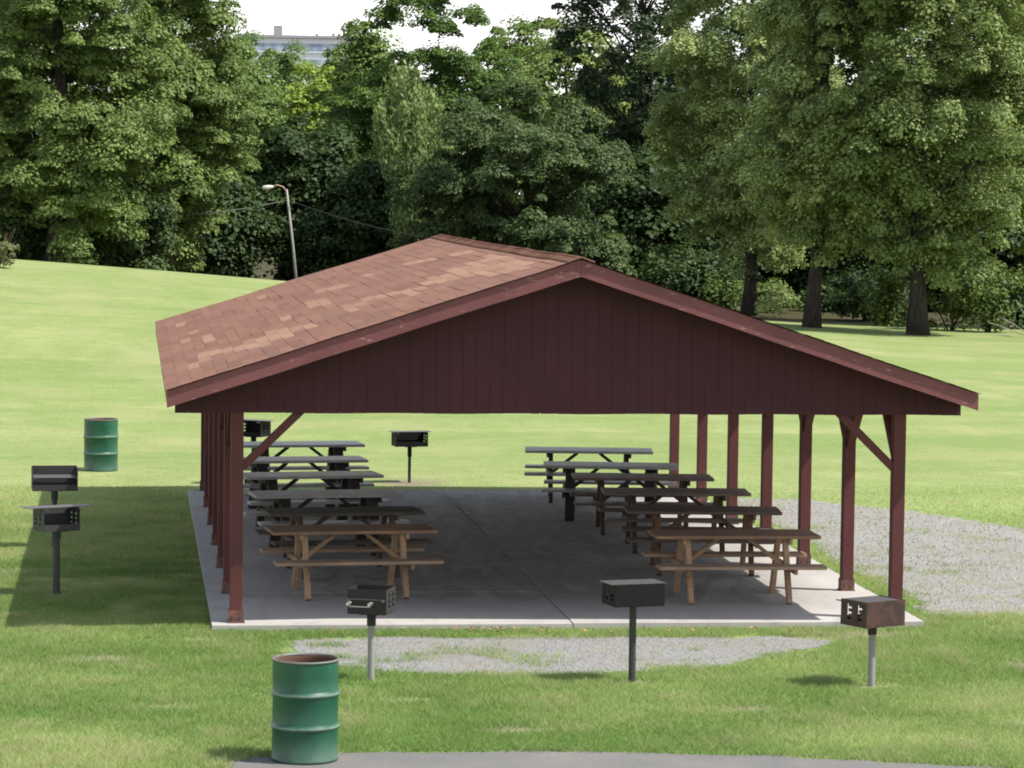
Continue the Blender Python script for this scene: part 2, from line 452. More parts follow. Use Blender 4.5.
for side in (-1, 1):
    for i in range(33):
        y = YF - .03 - .303 * (i % 3) - .02 * (i % 2); 
        jx = .012 * rng.normal()
        while y < YB + .03:
            y0 = max(y, YF - .03); y1 = min(y + .91, YB + .03); y += .914
            if y1 - y0 < .02: continue
            s0 = i * EXP - (.02 if i == 0 else .004); s1 = (i + 1) * EXP + .012
            e = .004 * rng.normal()
            def P(s, yy, lift):
                x = -RE + (s) * CA
                z = ZE + s * SA + lift
                return (side * -x if side > 0 else x, yy, z + wav(x * 1.0, yy))
            ed0 = .0035 if s0 else 0
            yl, yr = y0 + .0015, y1 - .0015
            lift = .0045 + abs(.002 * rng.normal())
            A, B, C, D = P(s0 + e, yl, lift), P(s0 + e, yr, lift), P(s1, yr, .004), P(s1, yl, .004)
            E, F = P(s0 + e, yl, -.002), P(s0 + e, yr, -.002)
            V += [A, B, C, D] if side > 0 else [A, D, C, B]
            V += [E, F, B, A] if side > 0 else [E, A, B, F]
            tt = np.clip(rng.normal(.45, .17) + .25 * mnoise.noise(Vector((i * .35, y * .5, side))), 0, 1)
            xm = -RE + (i + .5) * EXP * CA; ym = (y0 + y1) / 2
            tn = 0.0
            if side < 0:
                d = np.min(np.abs(TAN[:, 0] - xm) / .075 + np.maximum(0, np.abs(TAN[:, 1] - ym) - .0) / .6 + (np.abs(TAN[:, 0] - xm) > .072) * 9 + (np.abs(TAN[:, 1] - ym) > .56) * 9)
                if d < 5: tn = 1.0 - .45 * rng.random() ** 1.5
            elif rng.random() < .03: tn = .8
            tint += [tt, tt * .6]; tanv += [tn, tn]
roof = MB()
# deck under the shingles
for side in (-1, 1):
    n = 24; m = 10
    for lvl in (-.004, -.045):
        for a in range(m):
            for b in range(n):
                pts = []
                for (p, q) in ((a, b), (a + 1, b), (a + 1, b + 1), (a, b + 1)):
                    x = -RE * (1 - p / m); y = YF + .01 + (YB - YF - .02) * q / n
                    pts.append((x * -side, y, ZE + (x + RE) * SL + lvl + wav(x, y)))
                roof.add(pts, [(0, 1, 2, 3)])
M_DECK = m_timber('roof_deck', (.10, .045, .04), (.16, .07, .06))
roof_o = roof.build('roof', M_DECK, pav, recalc=False); roof_o.location.x = -.028
np_mesh('shingle_covering', np.array(V), 4, M_SHING, roof_o, {'tint': tint, 'tan': tanv})
cap = []; ct = []; cn = []
y = YF - .035; q = 0
while y < YB + .02:
    y1 = min(y + .24, YB + .04)
    for side in (-1, 1):
        pts = []
        for (x, yy, l) in ((0, y, .030), (side * .15, y, .026), (side * .15, y1, .016), (0, y1, .019)):
            pts.append((x, yy, zroof(x) + l + wav(-abs(x), yy)))
        cap += pts if side < 0 else pts[::-1]
        f0 = [(0, y, zroof(0) + .012 + wav(0, y)), (side * .15, y, zroof(.15) + .006 + wav(-.15, y)), pts[1], pts[0]]
        cap += f0
        f1 = [pts[1], pts[2], (side * .15, y1, zroof(.15) + .004 + wav(-.15, y1)), (side * .15, y, zroof(.15) + .004 + wav(-.15, y))]
        cap += f1
        tt = np.clip(rng.normal(.35, .2), 0, 1); ct += [tt, tt * .4, tt * .4]; cn += [.15 * (q % 3 == 0)] * 3
    y += .2; q += 1
np_mesh('ridge_cap', np.array(cap), 4, M_SHING, roof_o, {'tint': ct, 'tan': cn})
# rake boards with a plumb mitre at the apex, front and back, and eave boards
for (y0, nm) in ((YF, 'front'), (YB - .04, 'back')):
    for side in (-1, 1):
        fb = MB(); n = 14; prev = None
        for i in range(n):
            xa, xb = side * RE * (1 - i / n), side * RE * (1 - (i + 1) / n)
            if i == n - 1: xb = side * .0015
            ring = []
            for x in (xa, xb):
                zt = zroof(x) - .008 + wav(-abs(x), y0 + .02); zb = zt - .185
                ring += [(x, y0, zb), (x, y0 + .04, zb), (x, y0 + .04, zt), (x, y0, zt)]
            fb.add(ring, [(0, 1, 5, 4), (1, 2, 6, 5), (2, 3, 7, 6), (3, 0, 4, 7)] + ([(0, 3, 2, 1)] if i == 0 else []) + ([(4, 5, 6, 7)] if i == n - 1 else []))
        fb.build('rake_board', M_FASCIA, roof_o)
        # narrow drip strip standing proud under the shingles
        ds = MB()
        ds.add([(side * (RE + .004), y0 - .012 if nm == 'front' else y0 + .041, zroof(RE) - .055), (side * .004, y0 - .012 if nm == 'front' else y0 + .041, zroof(0) - .055 - .03), (side * .004, y0 - .012 if nm == 'front' else y0 + .041, zroof(0) - .012 - .03), (side * (RE + .004), y0 - .012 if nm == 'front' else y0 + .041, zroof(RE) - .012)], [(0, 1, 2, 3)])
for side in (-1, 1):
    eb = MB(); n = 20
    for i in range(n):
        ya, yb = YF + .042 + (YB - YF - .084) * i / n, YF + .042 + (YB - YF - .084) * (i + 1) / n
        eb.box((side * (RE - .02), (ya + yb) / 2, ZE - .10), (.036, yb - ya, .15))
    eb.build('eave_board', M_FASCIA, roof_o)
# gable walls of vertical grooved boards
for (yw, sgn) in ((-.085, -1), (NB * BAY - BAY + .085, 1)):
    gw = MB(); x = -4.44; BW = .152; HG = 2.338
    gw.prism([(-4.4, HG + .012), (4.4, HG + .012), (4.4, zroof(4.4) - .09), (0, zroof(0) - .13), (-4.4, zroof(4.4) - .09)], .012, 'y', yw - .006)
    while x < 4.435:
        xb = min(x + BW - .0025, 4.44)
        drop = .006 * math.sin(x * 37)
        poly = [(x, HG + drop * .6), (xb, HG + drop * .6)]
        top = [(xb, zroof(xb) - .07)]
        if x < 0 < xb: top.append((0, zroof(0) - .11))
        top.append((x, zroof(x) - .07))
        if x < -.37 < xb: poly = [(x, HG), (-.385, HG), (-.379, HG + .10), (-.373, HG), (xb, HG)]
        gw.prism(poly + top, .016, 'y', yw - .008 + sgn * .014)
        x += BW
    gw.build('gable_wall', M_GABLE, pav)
# side beams and cross beams
for s in (-1, 1):
    b = MB(); b.box((s * W2, 6 * BAY / 2, 2.50), (.09, 6 * BAY + .08, .24)); b.build('side_beam', M_POST, pav, bevel=.005)
for i in range(NB):
    b = MB(); b.box((0, i * BAY, 2.52), (2 * W2 - .1, .09, .20)); b.build('cross_beam', M_POST, pav, bevel=.005)
# posts
for s in (-1, 1):
    for i in range(NB):
        x, y = s * W2, i * BAY
        p = MB(); p.box((x, y, 1.195), (.14, .14, 2.37)); po = p.build('post', M_POST, pav, bevel=.006)
        b = MB()
        for q in (-1, 1):
            b.box((x + q * .0765, y, .075), (.012, .128, .15)); b.box((x, y + q * .0765, .07), (.163, .012, .13))
        b.box((x, y, .006), (.19, .19, .010))
        for q in (-1, 1): b.box((x + q * .04, y - .087, .07), (.022, .012, .022))
        b.build('post_bracket', M_BRACKET, po)
        for q in (-1, 1):
            if (i == 0 and q < 0) or (i == NB - 1 and q > 0): continue
            b = MB(); b.beam((x, y + q * .05, 1.78), (x, y + q * .66, 2.40), .085, .09, (1, 0, 0)); b.build('brace', M_POST, po)
        if i in (0, NB - 1):
            b = MB(); b.beam((x - s * .05, y, 1.72), (x - s * .78, y, 2.43), .085, .10, (0, 1, 0)); b.build('brace', M_POST, po)

# ------------------------------------------------------------------ picnic tables
WOODS = {}
def wood(name, *a, **kw):
    if name not in WOODS: WOODS[name] = m_timber(name, *a, **kw)
    return WOODS[name]
TABM = {
 'honey': (wood('table_leg_honey', (.27, .165, .095), (.40, .265, .165)), wood('table_top_brown', (.17, .10, .064), (.28, .168, .108))),
 'olive': (wood('leg_olive_brown', (.065, .042, .03), (.11, .07, .05)), wood('top_olive_brown', (.06, .05, .04), (.10, .082, .065))),
 'black': (wood('leg_black_brown', (.022, .018, .017), (.045, .036, .032)), wood('top_black_sheen', (.26, .252, .252), (.38, .37, .37), rough=.42, spec=.5)),  # sky sheen on these tops is put into their pale grey colour
 'umber': (wood('leg_umber', (.045, .030, .024), (.08, .05, .038)), wood('top_umber', (.085, .060, .047), (.15, .108, .085), rough=.5, spec=.45)),
 'rust': (wood('leg_rust', (.10, .05, .032), (.17, .09, .055)), wood('top_rust', (.07, .045, .037), (.125, .078, .06), rough=.55, spec=.4)),
}
def make_table(kind, label, loc, rz, L=1.97, plank=False):
    t = empty('picnic_table', loc, rz)
    tag(t, label, 'picnic table', 'picnic tables under the pavilion')
    lm, tm = TABM[kind]
    b = MB()
    for i in range(5):
        b.box((.004 * math.sin(i * 5 + loc[1]), -.288 + .144 * i, .770), (L, .138, .040))
    b.build('tabletop', tm, t, bevel=.005)
    for s in (-1, 1):
        b = MB()
        for i in range(2): b.box((.006 * s, s * (.56 + .142 * i), .455), (L + .01, .136, .038))
        b.build('bench', tm if kind != 'honey' else WOODS['table_bench_brown'], t, bevel=.005)
    lw = .14 if plank else .052
    for xx in (-1, 1):
        x = xx * .585
        for s in (-1, 1):
            b = MB(); b.beam((x, s * .20, .748), (x, s * .54, .005), lw if plank else .062, .095, (1, 0, 0) if False else (0, 1, 0)); b.build('leg', lm, t, bevel=.006)
        b = MB(); b.box((x + xx * (.5 * lw + .022), 0, .400), (.04, 1.36, .065 if not plank else .10)); b.build('bench_support', lm, t, bevel=.005)
        b = MB(); b.box((x + xx * (.5 * lw + .022), 0, .715), (.04, .66, .065)); b.build('top_support', lm, t, bevel=.005)
        b = MB(); b.beam((xx * .17, 0, .73), (x, 0, .41), .045, .07, (0, 1, 0)); b.build('brace', lm, t, bevel=.004)
    return t
wood('table_bench_brown', (.25, .165, .11), (.38, .26, .185))
TABS = [
 ('honey', 'brown picnic table on light tan legs, first table of the row beside the grassy shadow', (-2.32, 2.30), 5.5, False),
 ('olive', 'dull olive brown picnic table, second in the row along the shaded lawn side', (-2.28, 4.30), 7.5, False),
 ('black', 'dark picnic table with a grey sheen on top, third along the shaded lawn side', (-2.36, 6.47), 7.5, True),
 ('black', 'dark plank legged picnic table, fourth along the shaded lawn side', (-2.42, 9.08), 9.2, True),
 ('black', 'dark plank legged picnic table, fifth along the shaded lawn side', (-2.45, 11.48), 7.8, True),
 ('black', 'dark plank legged picnic table, sixth and farthest along the shaded lawn side', (-2.30, 14.17), 6.1, True),
 ('honey', 'brown picnic table on light tan legs, first of the row beside the gravel lot', (2.20, 1.74), -.8, False),
 ('rust', 'reddish brown picnic table, second in the row beside the gravel lot', (2.32, 4.42), -5.0, False),
 ('umber', 'dark brown picnic table, third in the row beside the gravel lot', (2.38, 6.75), -3.8, False),
 ('umber', 'dark brown picnic table, fourth in the row beside the gravel lot', (2.27, 8.82), -4.8, False),
 ('black', 'dark picnic table turned slightly askew, fifth in the row beside the gravel lot', (2.09, 10.62), -8.6, True),
 ('black', 'dark picnic table farthest along the gravel lot side, against the sunny lawn', (2.14, 13.15), -7.0, False),
]
for (kd, lab, (x, y), rz, plank) in TABS:
    make_table(kd, lab, (x, y, 0.0), R(rz), plank=plank)

# ------------------------------------------------------------------ charcoal grills on posts
M_GRILL = m_steel('black_grill_steel', (.0075, .008, .008), (.04, .022, .016), .66, .7, .18)
M_GRILLR = m_steel('rusting_grill_steel', (.030, .017, .015), (.062, .028, .021), .42, .6)
M_GRILLG = m_steel('sooty_grey_steel', (.030, .029, .030), (.075, .045, .032), .62, .6)
M_GRATE = m_steel('worn_grate_steel', (.06, .058, .058), (.08, .045, .035), .56, .5, .5)
M_GALV = m_steel('galvanised_pipe', (.225, .222, .215), (.19, .175, .16), .58, .6, .4)
M_BPIPE = m_steel('black_pipe', (.035, .034, .034), (.09, .06, .045), .6, .6)
M_COIL = m_steel('bright_coil', (.22, .22, .215), (.2, .16, .13), .7, .35, .6)
def make_grill(label, loc, rz, pole_h, pole_mat, W=.50, D=.38, H=.24, box_mat=None, closed=False, grate_dz=.0, grate_over=.10, pole_r=.036, sleeve=.14, plate=False, handles=False, tilt=0.0):
    t = empty('charcoal_grill', loc, rz)
    tag(t, label, 'grill', 'charcoal grills around the pavilion')
    bm = box_mat or M_GRILL
    z0 = pole_h; th = .006
    p = MB(); p.tube([(0, 0, -.05), (tilt, 0, z0 - sleeve + .02)], pole_r, 14); p.build('pole', pole_mat, t, smooth=False)
    p = MB(); p.tube([(tilt, 0, z0 - sleeve), (tilt, 0, z0 - .02)], pole_r + .010, 14)
    p.box((tilt, 0, z0 - .008), (.20, .20, .012)); p.build('sleeve', bm, t)
    b = MB()
    b.box((0, 0, z0 + th / 2), (W, D, th))                                   # floor
    b.box((0, D / 2 - th / 2, z0 + H / 2 + th), (W, th, H))                   # back wall
    if closed: b.box((0, -D / 2 + th / 2, z0 + H * .5), (W, th, H * .98))
    else: b.box((0, -D / 2 + th / 2, z0 + .045), (W, th, .075))              # low front lip
    # side walls with two rows of E shaped height slots
    ys = [-D / 2 + th]; hole_cols = {}
    cx = [-D * .24, D * .16]; sw, sl_ = .018, .046
    for q, c in enumerate(cx):
        ys += [c, c + sw, c + sw + sl_]
    ys += [D / 2 - th]
    zs = [z0 + th, z0 + H * .34]
    lv = [H * .26, H * .26 + .020, H * .47, H * .47 + .020, H * .68, H * .68 + .020, H * .86, H + .004]
    zs = [z0 + th] + [z0 + l for l in lv]
    def hole(i, j):
        if i in (1, 4): return 1 <= j <= 6
        if i in (2, 5): return j in (1, 3, 5)
        return False
    for s in (-1, 1):
        b.mask_plate(ys, zs, hole, th, lambda u, v, w, s=s: (s * (W / 2 - th) + s * w, u, v))
    b.build('firebox', bm, t)
    # grate: bars, side rods and coil handles
    g = MB(); gz0 = z0 + H * .80 + grate_dz; x1 = W / 2 + grate_over
    n = 15
    for i in range(0 if plate else n):
        y = -D / 2 - .02 + (D + .01) * i / (n - 1)
        g.tube([(-W / 2 + .015, y, gz0), (W / 2 - .015, y, gz0)], .005, 6)
    for s in (-1, 1):
        g.tube([(s * (W / 2 - .02), -D / 2 - .09, gz0 - .008), (s * (W / 2 - .02), D / 2 - .03, gz0 - .008)], .007, 6)
    if plate:
        g.box((0, -.01, gz0 + .012), (W + 2 * grate_over, D * (.72 if grate_over > .05 else .93), .006))
    gr = g.build('grate', M_GRATE, t)
    h = MB()
    for s in (-1, 1):
        if not handles: break
        c = [((-.16 if s < 0 else .06) + .016 * math.cos(a), -D / 2 - .04 - .0028 * i, gz0 - .035 + .016 * math.sin(a)) for i, a in enumerate(np.arange(0, 2 * math.pi * 4, .7))]
        h.tube(c, .0035, 5)
    if handles: h.tube([(-.16, -D / 2 - .085, gz0 - .065), (.06, -D / 2 - .085, gz0 - .065)], .006, 6)
    if handles: h.build('handle', M_COIL, gr)
    return t
g_ = lambda x, y: (x, y, GZ)
make_grill('rust edged grill with coil handles on a pale galvanised post, beside the green barrel', g_(-2.53, -3.73), R(-21), .69, M_GALV, W=.40, D=.33, H=.25, closed=True, box_mat=m_steel('half_rusted_steel', (.016, .015, .015), (.11, .042, .026), .60, .6), sleeve=.13, grate_dz=-.05, grate_over=0, handles=True)
make_grill('black box grill on a straight black post at the gravel path', g_(.08, -3.91), R(-167), .785, M_BPIPE, W=.53, D=.37, H=.22, closed=False, plate=True, grate_over=.03, sleeve=.02, grate_dz=.035)
make_grill('rusty brown grill with E shaped slots, in front of a pavilion corner post', g_(2.45, -4.26), R(-153), .62, M_GALV, W=.50, D=.40, H=.255, box_mat=M_GRILLR, sleeve=.10, plate=True, grate_over=-.03, grate_dz=.035)
make_grill('dark grill with a flat shelf sticking out both sides, in the pavilion shadow', g_(-5.79, 2.63), R(24), .80, M_BPIPE, W=.46, D=.34, H=.27, plate=True, grate_over=.19, sleeve=.10, pole_r=.042, grate_dz=.055, box_mat=M_GRILLG)
make_grill('open fronted dark grill with a rusty grate, half hidden behind the shelved grill', g_(-5.93, 7.43), R(4), .80, M_BPIPE, W=.60, D=.40, H=.30, grate_over=.0, grate_dz=-.06, sleeve=.14, box_mat=M_GRILLG)
make_grill('black grill with rods past both sides, standing alone on the lawn behind the slab', g_(-.34, 16.6), R(8), .61, M_BPIPE, W=.54, D=.36, H=.23, plate=True, grate_over=.07, grate_dz=.045, pole_r=.026, sleeve=.18)
make_grill('dark grill with a pale side tray, seen behind the first pavilion post', g_(-2.93, 16.2), R(-30), .80, M_BPIPE, W=.44, D=.36, H=.25, plate=True, grate_over=.10, grate_dz=.05)

# ------------------------------------------------------------------ steel drums used as litter barrels
k = N('barrel_green'); v = k.coord('Object')
a = k.noise(v, 2.6, 5, .65); b = k.noise(k.coord('Object', (3, 3, .7)), 4, 6, .7); f = k.noise(v, 40, 3)
sp = k.n('SeparateXYZ'); k.t.links.new(v, sp.inputs[0])
c = k.mix(k.ramp(a, [(.3, 0.0), (.7, 1.0)]), (.004, .052, .026), (.008, .088, .045))
low = k.ramp(sp.outputs[2], [(.0, 1.0), (.26, 0.0)])
c = k.mix(k.math('MULTIPLY', low, k.ramp(a, [(.35, .15), (.65, .75)])), c, (.07, .11, .085))
rb = k.attr('rib_highlight'); c = k.mix(k.math('MULTIPLY', rb, k.ramp(b, [(.3, .45), (.6, 1.0)])), c, (.20, .28, .24))  # hoop highlights painted into the colour, broken up like worn paint
c = k.mix(k.ramp(b, [(.60, 0.0), (.70, .45)]), c, (.010, .038, .028))
c = k.mix(k.ramp(k.noise(k.coord('Object', (9, 9, 1.2)), 2.2, 6, .75), [(.62, 0.0), (.72, .55)]), c, (.10, .16, .13))
k.bsdf(c, .42, .5, k.bump(f, .06, .002)); M_DRUM = k.m
M_RUST = m_steel('rusty_inside', (.10, .05, .035), (.19, .085, .055), .5, .85)
M_RIM = m_steel('barrel_rim', (.12, .13, .115), (.10, .06, .045), .5, .6)
def make_drum(label, loc, rz, ph):
    t = empty('litter_barrel', loc, rz)
    tag(t, label, 'barrel', 'green litter barrels')
    r = .284
    prof = [(r * .96, 0), (r + .006, .004), (r + .006, .022), (r, .03)]
    z = .03
    for zr in (.30, .585):
        prof += [(r, zr - .034), (r + .004, zr - .024), (r + .014, zr - .008), (r + .016, zr), (r + .014, zr + .008), (r + .004, zr + .024), (r, zr + .034)]
    prof += [(r, .72), (r, .80), (r - .002, .868)]
    def dent(a, z):
        d = 1 + .022 * mnoise.noise(Vector((math.cos(a) * 1.3 + ph, math.sin(a) * 1.3, z * 2.6)))
        return d - .036 * math.exp(-((a - 4.9 - ph * .2) / .28) ** 2 - ((z - .70) / .10) ** 2) - .02 * math.exp(-((a - 4.2) / .3) ** 2 - ((z - .14) / .08) ** 2)
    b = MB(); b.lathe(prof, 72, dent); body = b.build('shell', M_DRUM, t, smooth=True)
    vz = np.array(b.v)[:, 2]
    rib_highlight = np.zeros(len(vz))
    for zr in (.30, .585): rib_highlight = np.maximum(rib_highlight, np.clip(1.2 - np.abs(vz - zr) / .010, 0, 1))
    at = body.data.attributes.new('rib_highlight', 'FLOAT', 'POINT'); at.data.foreach_set('value', rib_highlight.astype(np.float32))
    b = MB(); b.lathe([(r - .006, .866)] + [(r - .012, .85 - .03 * q) for q in range(27)] + [(.001, .06)], 72, dent); b.build('inside', M_RUST, t, smooth=True, recalc=False)
    b = MB(); b.lathe([(r - .010, .862), (r + .004, .860), (r + .008, .869), (r + .004, .879), (r - .008, .879), (r - .010, .862)], 72); b.build('rim', M_RIM, t, smooth=True)
    return t
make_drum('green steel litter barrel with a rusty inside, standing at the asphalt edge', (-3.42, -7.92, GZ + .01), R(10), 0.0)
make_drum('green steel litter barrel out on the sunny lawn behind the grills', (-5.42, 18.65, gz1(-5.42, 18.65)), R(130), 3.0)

# ------------------------------------------------------------------ street lamp and its wire
M_POLE = m_steel('weathered_pole', (.27, .262, .25), (.19, .175, .16), .55, .7, .3)
M_LAMPHEAD = m_steel('lamp_head_metal', (.48, .46, .43), (.38, .33, .28), .7, .5)
lx, ly = 1.62, 88.0; lz = gz1(lx, ly)
t = empty('street_lamp', (lx, ly, lz)); tag(t, 'leaning grey street lamp at the hill crest in front of dark trees', 'street lamp')
top = Vector((1.12 - lx, 0, 4.50 - lz))
b = MB(); b.tube([(0, 0, -.3), tuple(top * .5), tuple(top)], [.065, .055, .042], 10); b.build('pole', M_POLE, t, smooth=True)
b = MB(); q = top * .965
b.tube([tuple(q), tuple(q + Vector((-.16, 0, .24))), tuple(q + Vector((-.38, 0, .30))), tuple(q + Vector((-.60, 0, .25)))], .028, 8); b.build('arm', m_steel('lamp_arm_metal', (.34, .25, .17), (.25, .16, .10), .5), t, smooth=True)
b = MB(); hp = q + Vector((-.74, 0, .20))
ring = []
b.tube([tuple(hp + Vector((-.26, 0, -.02))), tuple(hp + Vector((-.18, 0, -.01))), tuple(hp), tuple(hp + Vector((.14, 0, .03))), tuple(hp + Vector((.22, 0, .05)))], [.03, .085, .105, .065, .03], 12); b.build('lamp_head', M_LAMPHEAD, t, smooth=True)
a0 = Vector((lx, ly, lz)) + top * .9
b = MB(); pts = []
for i in range(13):
    u = i / 12; p = a0.lerp(Vector((-5.2, 89, 3.4)), u); p.z -= .5 * 4 * u * (1 - u) * .45; pts.append(tuple(p))
b.tube(pts, .016, 5); o = b.build('power_line', M_POLE, None); tag(o, 'thin pale wire sagging from the leaning street lamp towards the maples', 'wire')
b = MB(); pts = []
for i in range(13):
    u = i / 12; p = a0.lerp(Vector((9.5, 84, 2.4)), u); p.z -= .35 * 4 * u * (1 - u); pts.append(tuple(p))
b.tube(pts, .011, 5); o = b.build('power_line', M_BPIPE, None); tag(o, 'thin dark wire dropping from the street lamp towards the pavilion ridge', 'wire')

# ------------------------------------------------------------------ far building
k = N('pale_cladding'); v = k.coord('Object'); n = k.noise(v, .25, 3)
k.bsdf(k.mix(n, (.66, .67, .70), (.74, .75, .78)), .7, .3); M_CLAD = k.m
k = N('blue_band_glazing'); v = k.coord('Object', (1, 1, 1)); br = k.n('TexBrick'); k.t.links.new(v, br.inputs['Vector'])
n = k.noise(k.coord('Object', (1, 1, .2)), 1.5, 2)
k.bsdf(k.mix(k.ramp(n, [(.42, 0.0), (.58, 1.0)]), (.20, .26, .34), (.36, .42, .50)), .25, .5); M_BAND = k.m
bt = empty('factory_building', (13.9, 300, -5.3), R(-1.0)); tag(bt, 'long pale building with blue window bands and a flat roof, beyond the trees', 'building')
b = MB(); b.box((0, 12, 12.6), (15, 24, 25.2)); b.build('walls', M_CLAD, bt)
for zc, hh in ((24.15, .95), (22.6, .75), (19.5, 1.0)):
    b = MB(); b.box((0, -.03, zc), (14.4, .10, hh)); wb = b.build('window', M_BAND, bt)
    b = MB(); b.box((0, -.09, zc - hh / 2), (14.5, .10, .10)); b.build('sill', M_CLAD, wb)
b = MB(); b.box((0, 12, 25.34), (15.5, 24.6, .28)); rf = b.build('roof', m_steel('roof_edge_grey', (.30, .30, .33), (.34, .34, .35), .6), bt)
b = MB(); b.box((-3.2, 6, 26.1), (.9, 2.2, 1.25)); b.build('roof_box', m_steel('roof_plant_grey', (.25, .24, .24), (.3, .28, .26), .6), rf)
for (x, h) in ((-6.5, .5), (1.0, .42), (2.8, .5), (6.5, .4)):
    b = MB(); b.tube([(x, 5, 25.4), (x, 5, 25.5 + h)], .16, 8); b.build('vent_pipe', M_GALV, rf)
# ------------------------------------------------------------------ trees
STYLE = {
 'maple':   dict(m=46, lobe=1.5, n=440, cr=0.66, lp=520, ls=0.1, c=((0.076, 0.121, 0.030), (0.187, 0.250, 0.071))),
 'light':   dict(n=120, cr=.70, lp=340, ls=.13, c=((0.085, 0.142, 0.041), (0.185, 0.269, 0.078))),
 'yellow':  dict(n=130, cr=.8, lp=260, ls=.16, c=((0.131, 0.203, 0.027), (0.300, 0.384, 0.060))),
 'yellow2': dict(n=120, cr=.75, lp=260, ls=.15, c=((0.120, 0.171, 0.043), (0.259, 0.325, 0.090))),
 'yellow3': dict(n=150, cr=.7, lp=280, ls=.14, c=((0.075, 0.117, 0.021), (0.263, 0.320, 0.051))),
 'dark':    dict(m=44, lobe=1.6, n=500, cr=0.7, lp=430, ls=0.11, c=((0.044, 0.088, 0.016), (0.121, 0.199, 0.039))),
 'mid':     dict(n=120, cr=.8, lp=290, ls=.145, c=((0.078, 0.133, 0.026), (0.175, 0.248, 0.057))),
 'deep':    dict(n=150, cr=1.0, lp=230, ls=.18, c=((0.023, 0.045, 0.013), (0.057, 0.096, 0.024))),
 'droop':   dict(n=95, cr=.52, lp=300, ls=.14, c=((0.132, 0.183, 0.062), (0.266, 0.347, 0.123)), droop=1.15, ragged=1.6),
 'soft':    dict(m=42, lobe=1.5, n=430, cr=0.64, lp=430, ls=0.1, c=((0.049, 0.081, 0.027), (0.101, 0.147, 0.050))),
 'sparse':  dict(n=210, cr=.60, lp=190, ls=.125, c=((0.016, 0.032, 0.013), (0.045, 0.071, 0.025))),
 'light2':  dict(m=50, lobe=1.2, n=430, cr=0.52, lp=430, ls=0.088, c=((0.130, 0.177, 0.061), (0.339, 0.396, 0.148)), ragged=1, droop=0.22),
 'light3':  dict(m=54, lobe=1.3, n=480, cr=0.54, lp=420, ls=0.088, c=((0.085, 0.126, 0.038), (0.242, 0.300, 0.100)), ragged=1, droop=0.2),
 'bushlight': dict(n=26, cr=.42, lp=190, ls=.10, c=((0.058, 0.100, 0.021), (0.148, 0.199, 0.050))),
 'bushdark':  dict(n=34, cr=.55, lp=180, ls=.13, c=((0.023, 0.043, 0.014), (0.065, 0.107, 0.029))),
}
LEAFM = {}
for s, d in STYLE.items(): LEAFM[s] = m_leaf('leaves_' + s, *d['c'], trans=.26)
M_BARK = m_bark('grey_brown_bark', (.020, .017, .015), (.055, .047, .041))
M_BARKL = m_bark('ridged_bark', (.020, .017, .015), (.068, .059, .052))
M_BARKD = m_bark('dark_bark', (.016, .014, .013), (.04, .034, .03))

def unit(n):
    v = rng.normal(size=(n, 3)); return v / np.linalg.norm(v, axis=1, keepdims=True)

def leaf_cloud(centres, cr, lp, ls, droop=0.0, flat=.62, rag=0.0):
    """leaf clusters: one bent four-cornered leaf spray each, laid over the domes of the clumps"""
    nC = len(centres)
    c = np.repeat(centres, lp, axis=0); n = len(c)
    crr = np.repeat(cr * np.clip(rng.normal(1, .38, nC), .4, 1.9), lp)
    d = unit(n); d[:, 2] = np.where(d[:, 2] < -.15, -d[:, 2] * rng.random(n), d[:, 2])
    d /= np.linalg.norm(d, axis=1, keepdims=True)
    rad = rng.random(n) ** .28
    off = d * (rad * crr)[:, None]
    off[:, 2] *= flat
    rr = np.hypot(off[:, 0], off[:, 1]) / crr
    off[:, 2] -= (.38 + .9 * droop) * crr * rr ** 2
    if droop: off[:, 2] -= droop * crr * 1.6 * rng.random(n) ** 2; off[:, :2] *= 1 - .25 * min(1, droop)
    if rag: off += rng.normal(size=(n, 3)) * .09 * rag * crr[:, None]
    p = c + off
    up = np.zeros((n, 3)); up[:, 2] = 1
    oc = c - c.mean(0); oc[:, 2] *= .35; oc /= np.linalg.norm(oc, axis=1, keepdims=True) + 1e-6
    nrm = d * .75 + oc * .2 + up * .6 + unit(n) * .38
    nrm /= np.linalg.norm(nrm, axis=1, keepdims=True)
    ax = np.cross(nrm, unit(n)); ax /= np.linalg.norm(ax, axis=1, keepdims=True)
    if droop > .5:
        ax = ax * .5; ax[:, 2] -= .8; ax /= np.linalg.norm(ax, axis=1, keepdims=True)
    bx = np.cross(nrm, ax); bx /= np.linalg.norm(bx, axis=1, keepdims=True)
    s = ls * np.clip(rng.normal(1, .42, n), .3, 2.3)
    L = s[:, None] * ax; Wd = (s * (.42 if droop < .5 else .28))[:, None] * bx; K = (s * .16)[:, None] * nrm
    V = np.stack([p - L * .5, p + Wd + K * rng.normal(size=(n, 1)), p + L * .5 - K, p - Wd + K * rng.normal(size=(n, 1))], 1).reshape(-1, 3)
    tint = np.clip(np.repeat(rng.normal(.45, .20, nC), lp) + rng.normal(0, .22, n), 0, 1)
    return V, tint

def crown_centres(n, rx, ry, z0, z1, ragged=0.0, lobes=7):
    """clump centres through an uneven crown"""
    cz = z0 + (z1 - z0) * .46; up = z1 - cz; dn = cz - z0
    lob = unit(lobes); la = rng.uniform(.88, 1.24, lobes)
    out = []
    while len(out) < n:
        d = unit(1)[0]
        w = np.exp(5 * (lob @ d - 1)); f = (w @ la + .25 * .95) / (w.sum() + .25)
        r = (.35 + .65 * rng.random() ** .38) * f * (1 + ragged * rng.normal() * .12)
        q = d * r
        zz = cz + q[2] * (up if q[2] > 0 else dn)
        hfac = 1.0
        if q[2] < 0: hfac = 1.0 - .25 * abs(q[2])
        out.append((q[0] * rx * hfac, q[1] * ry * hfac, zz))
    return np.array(out)

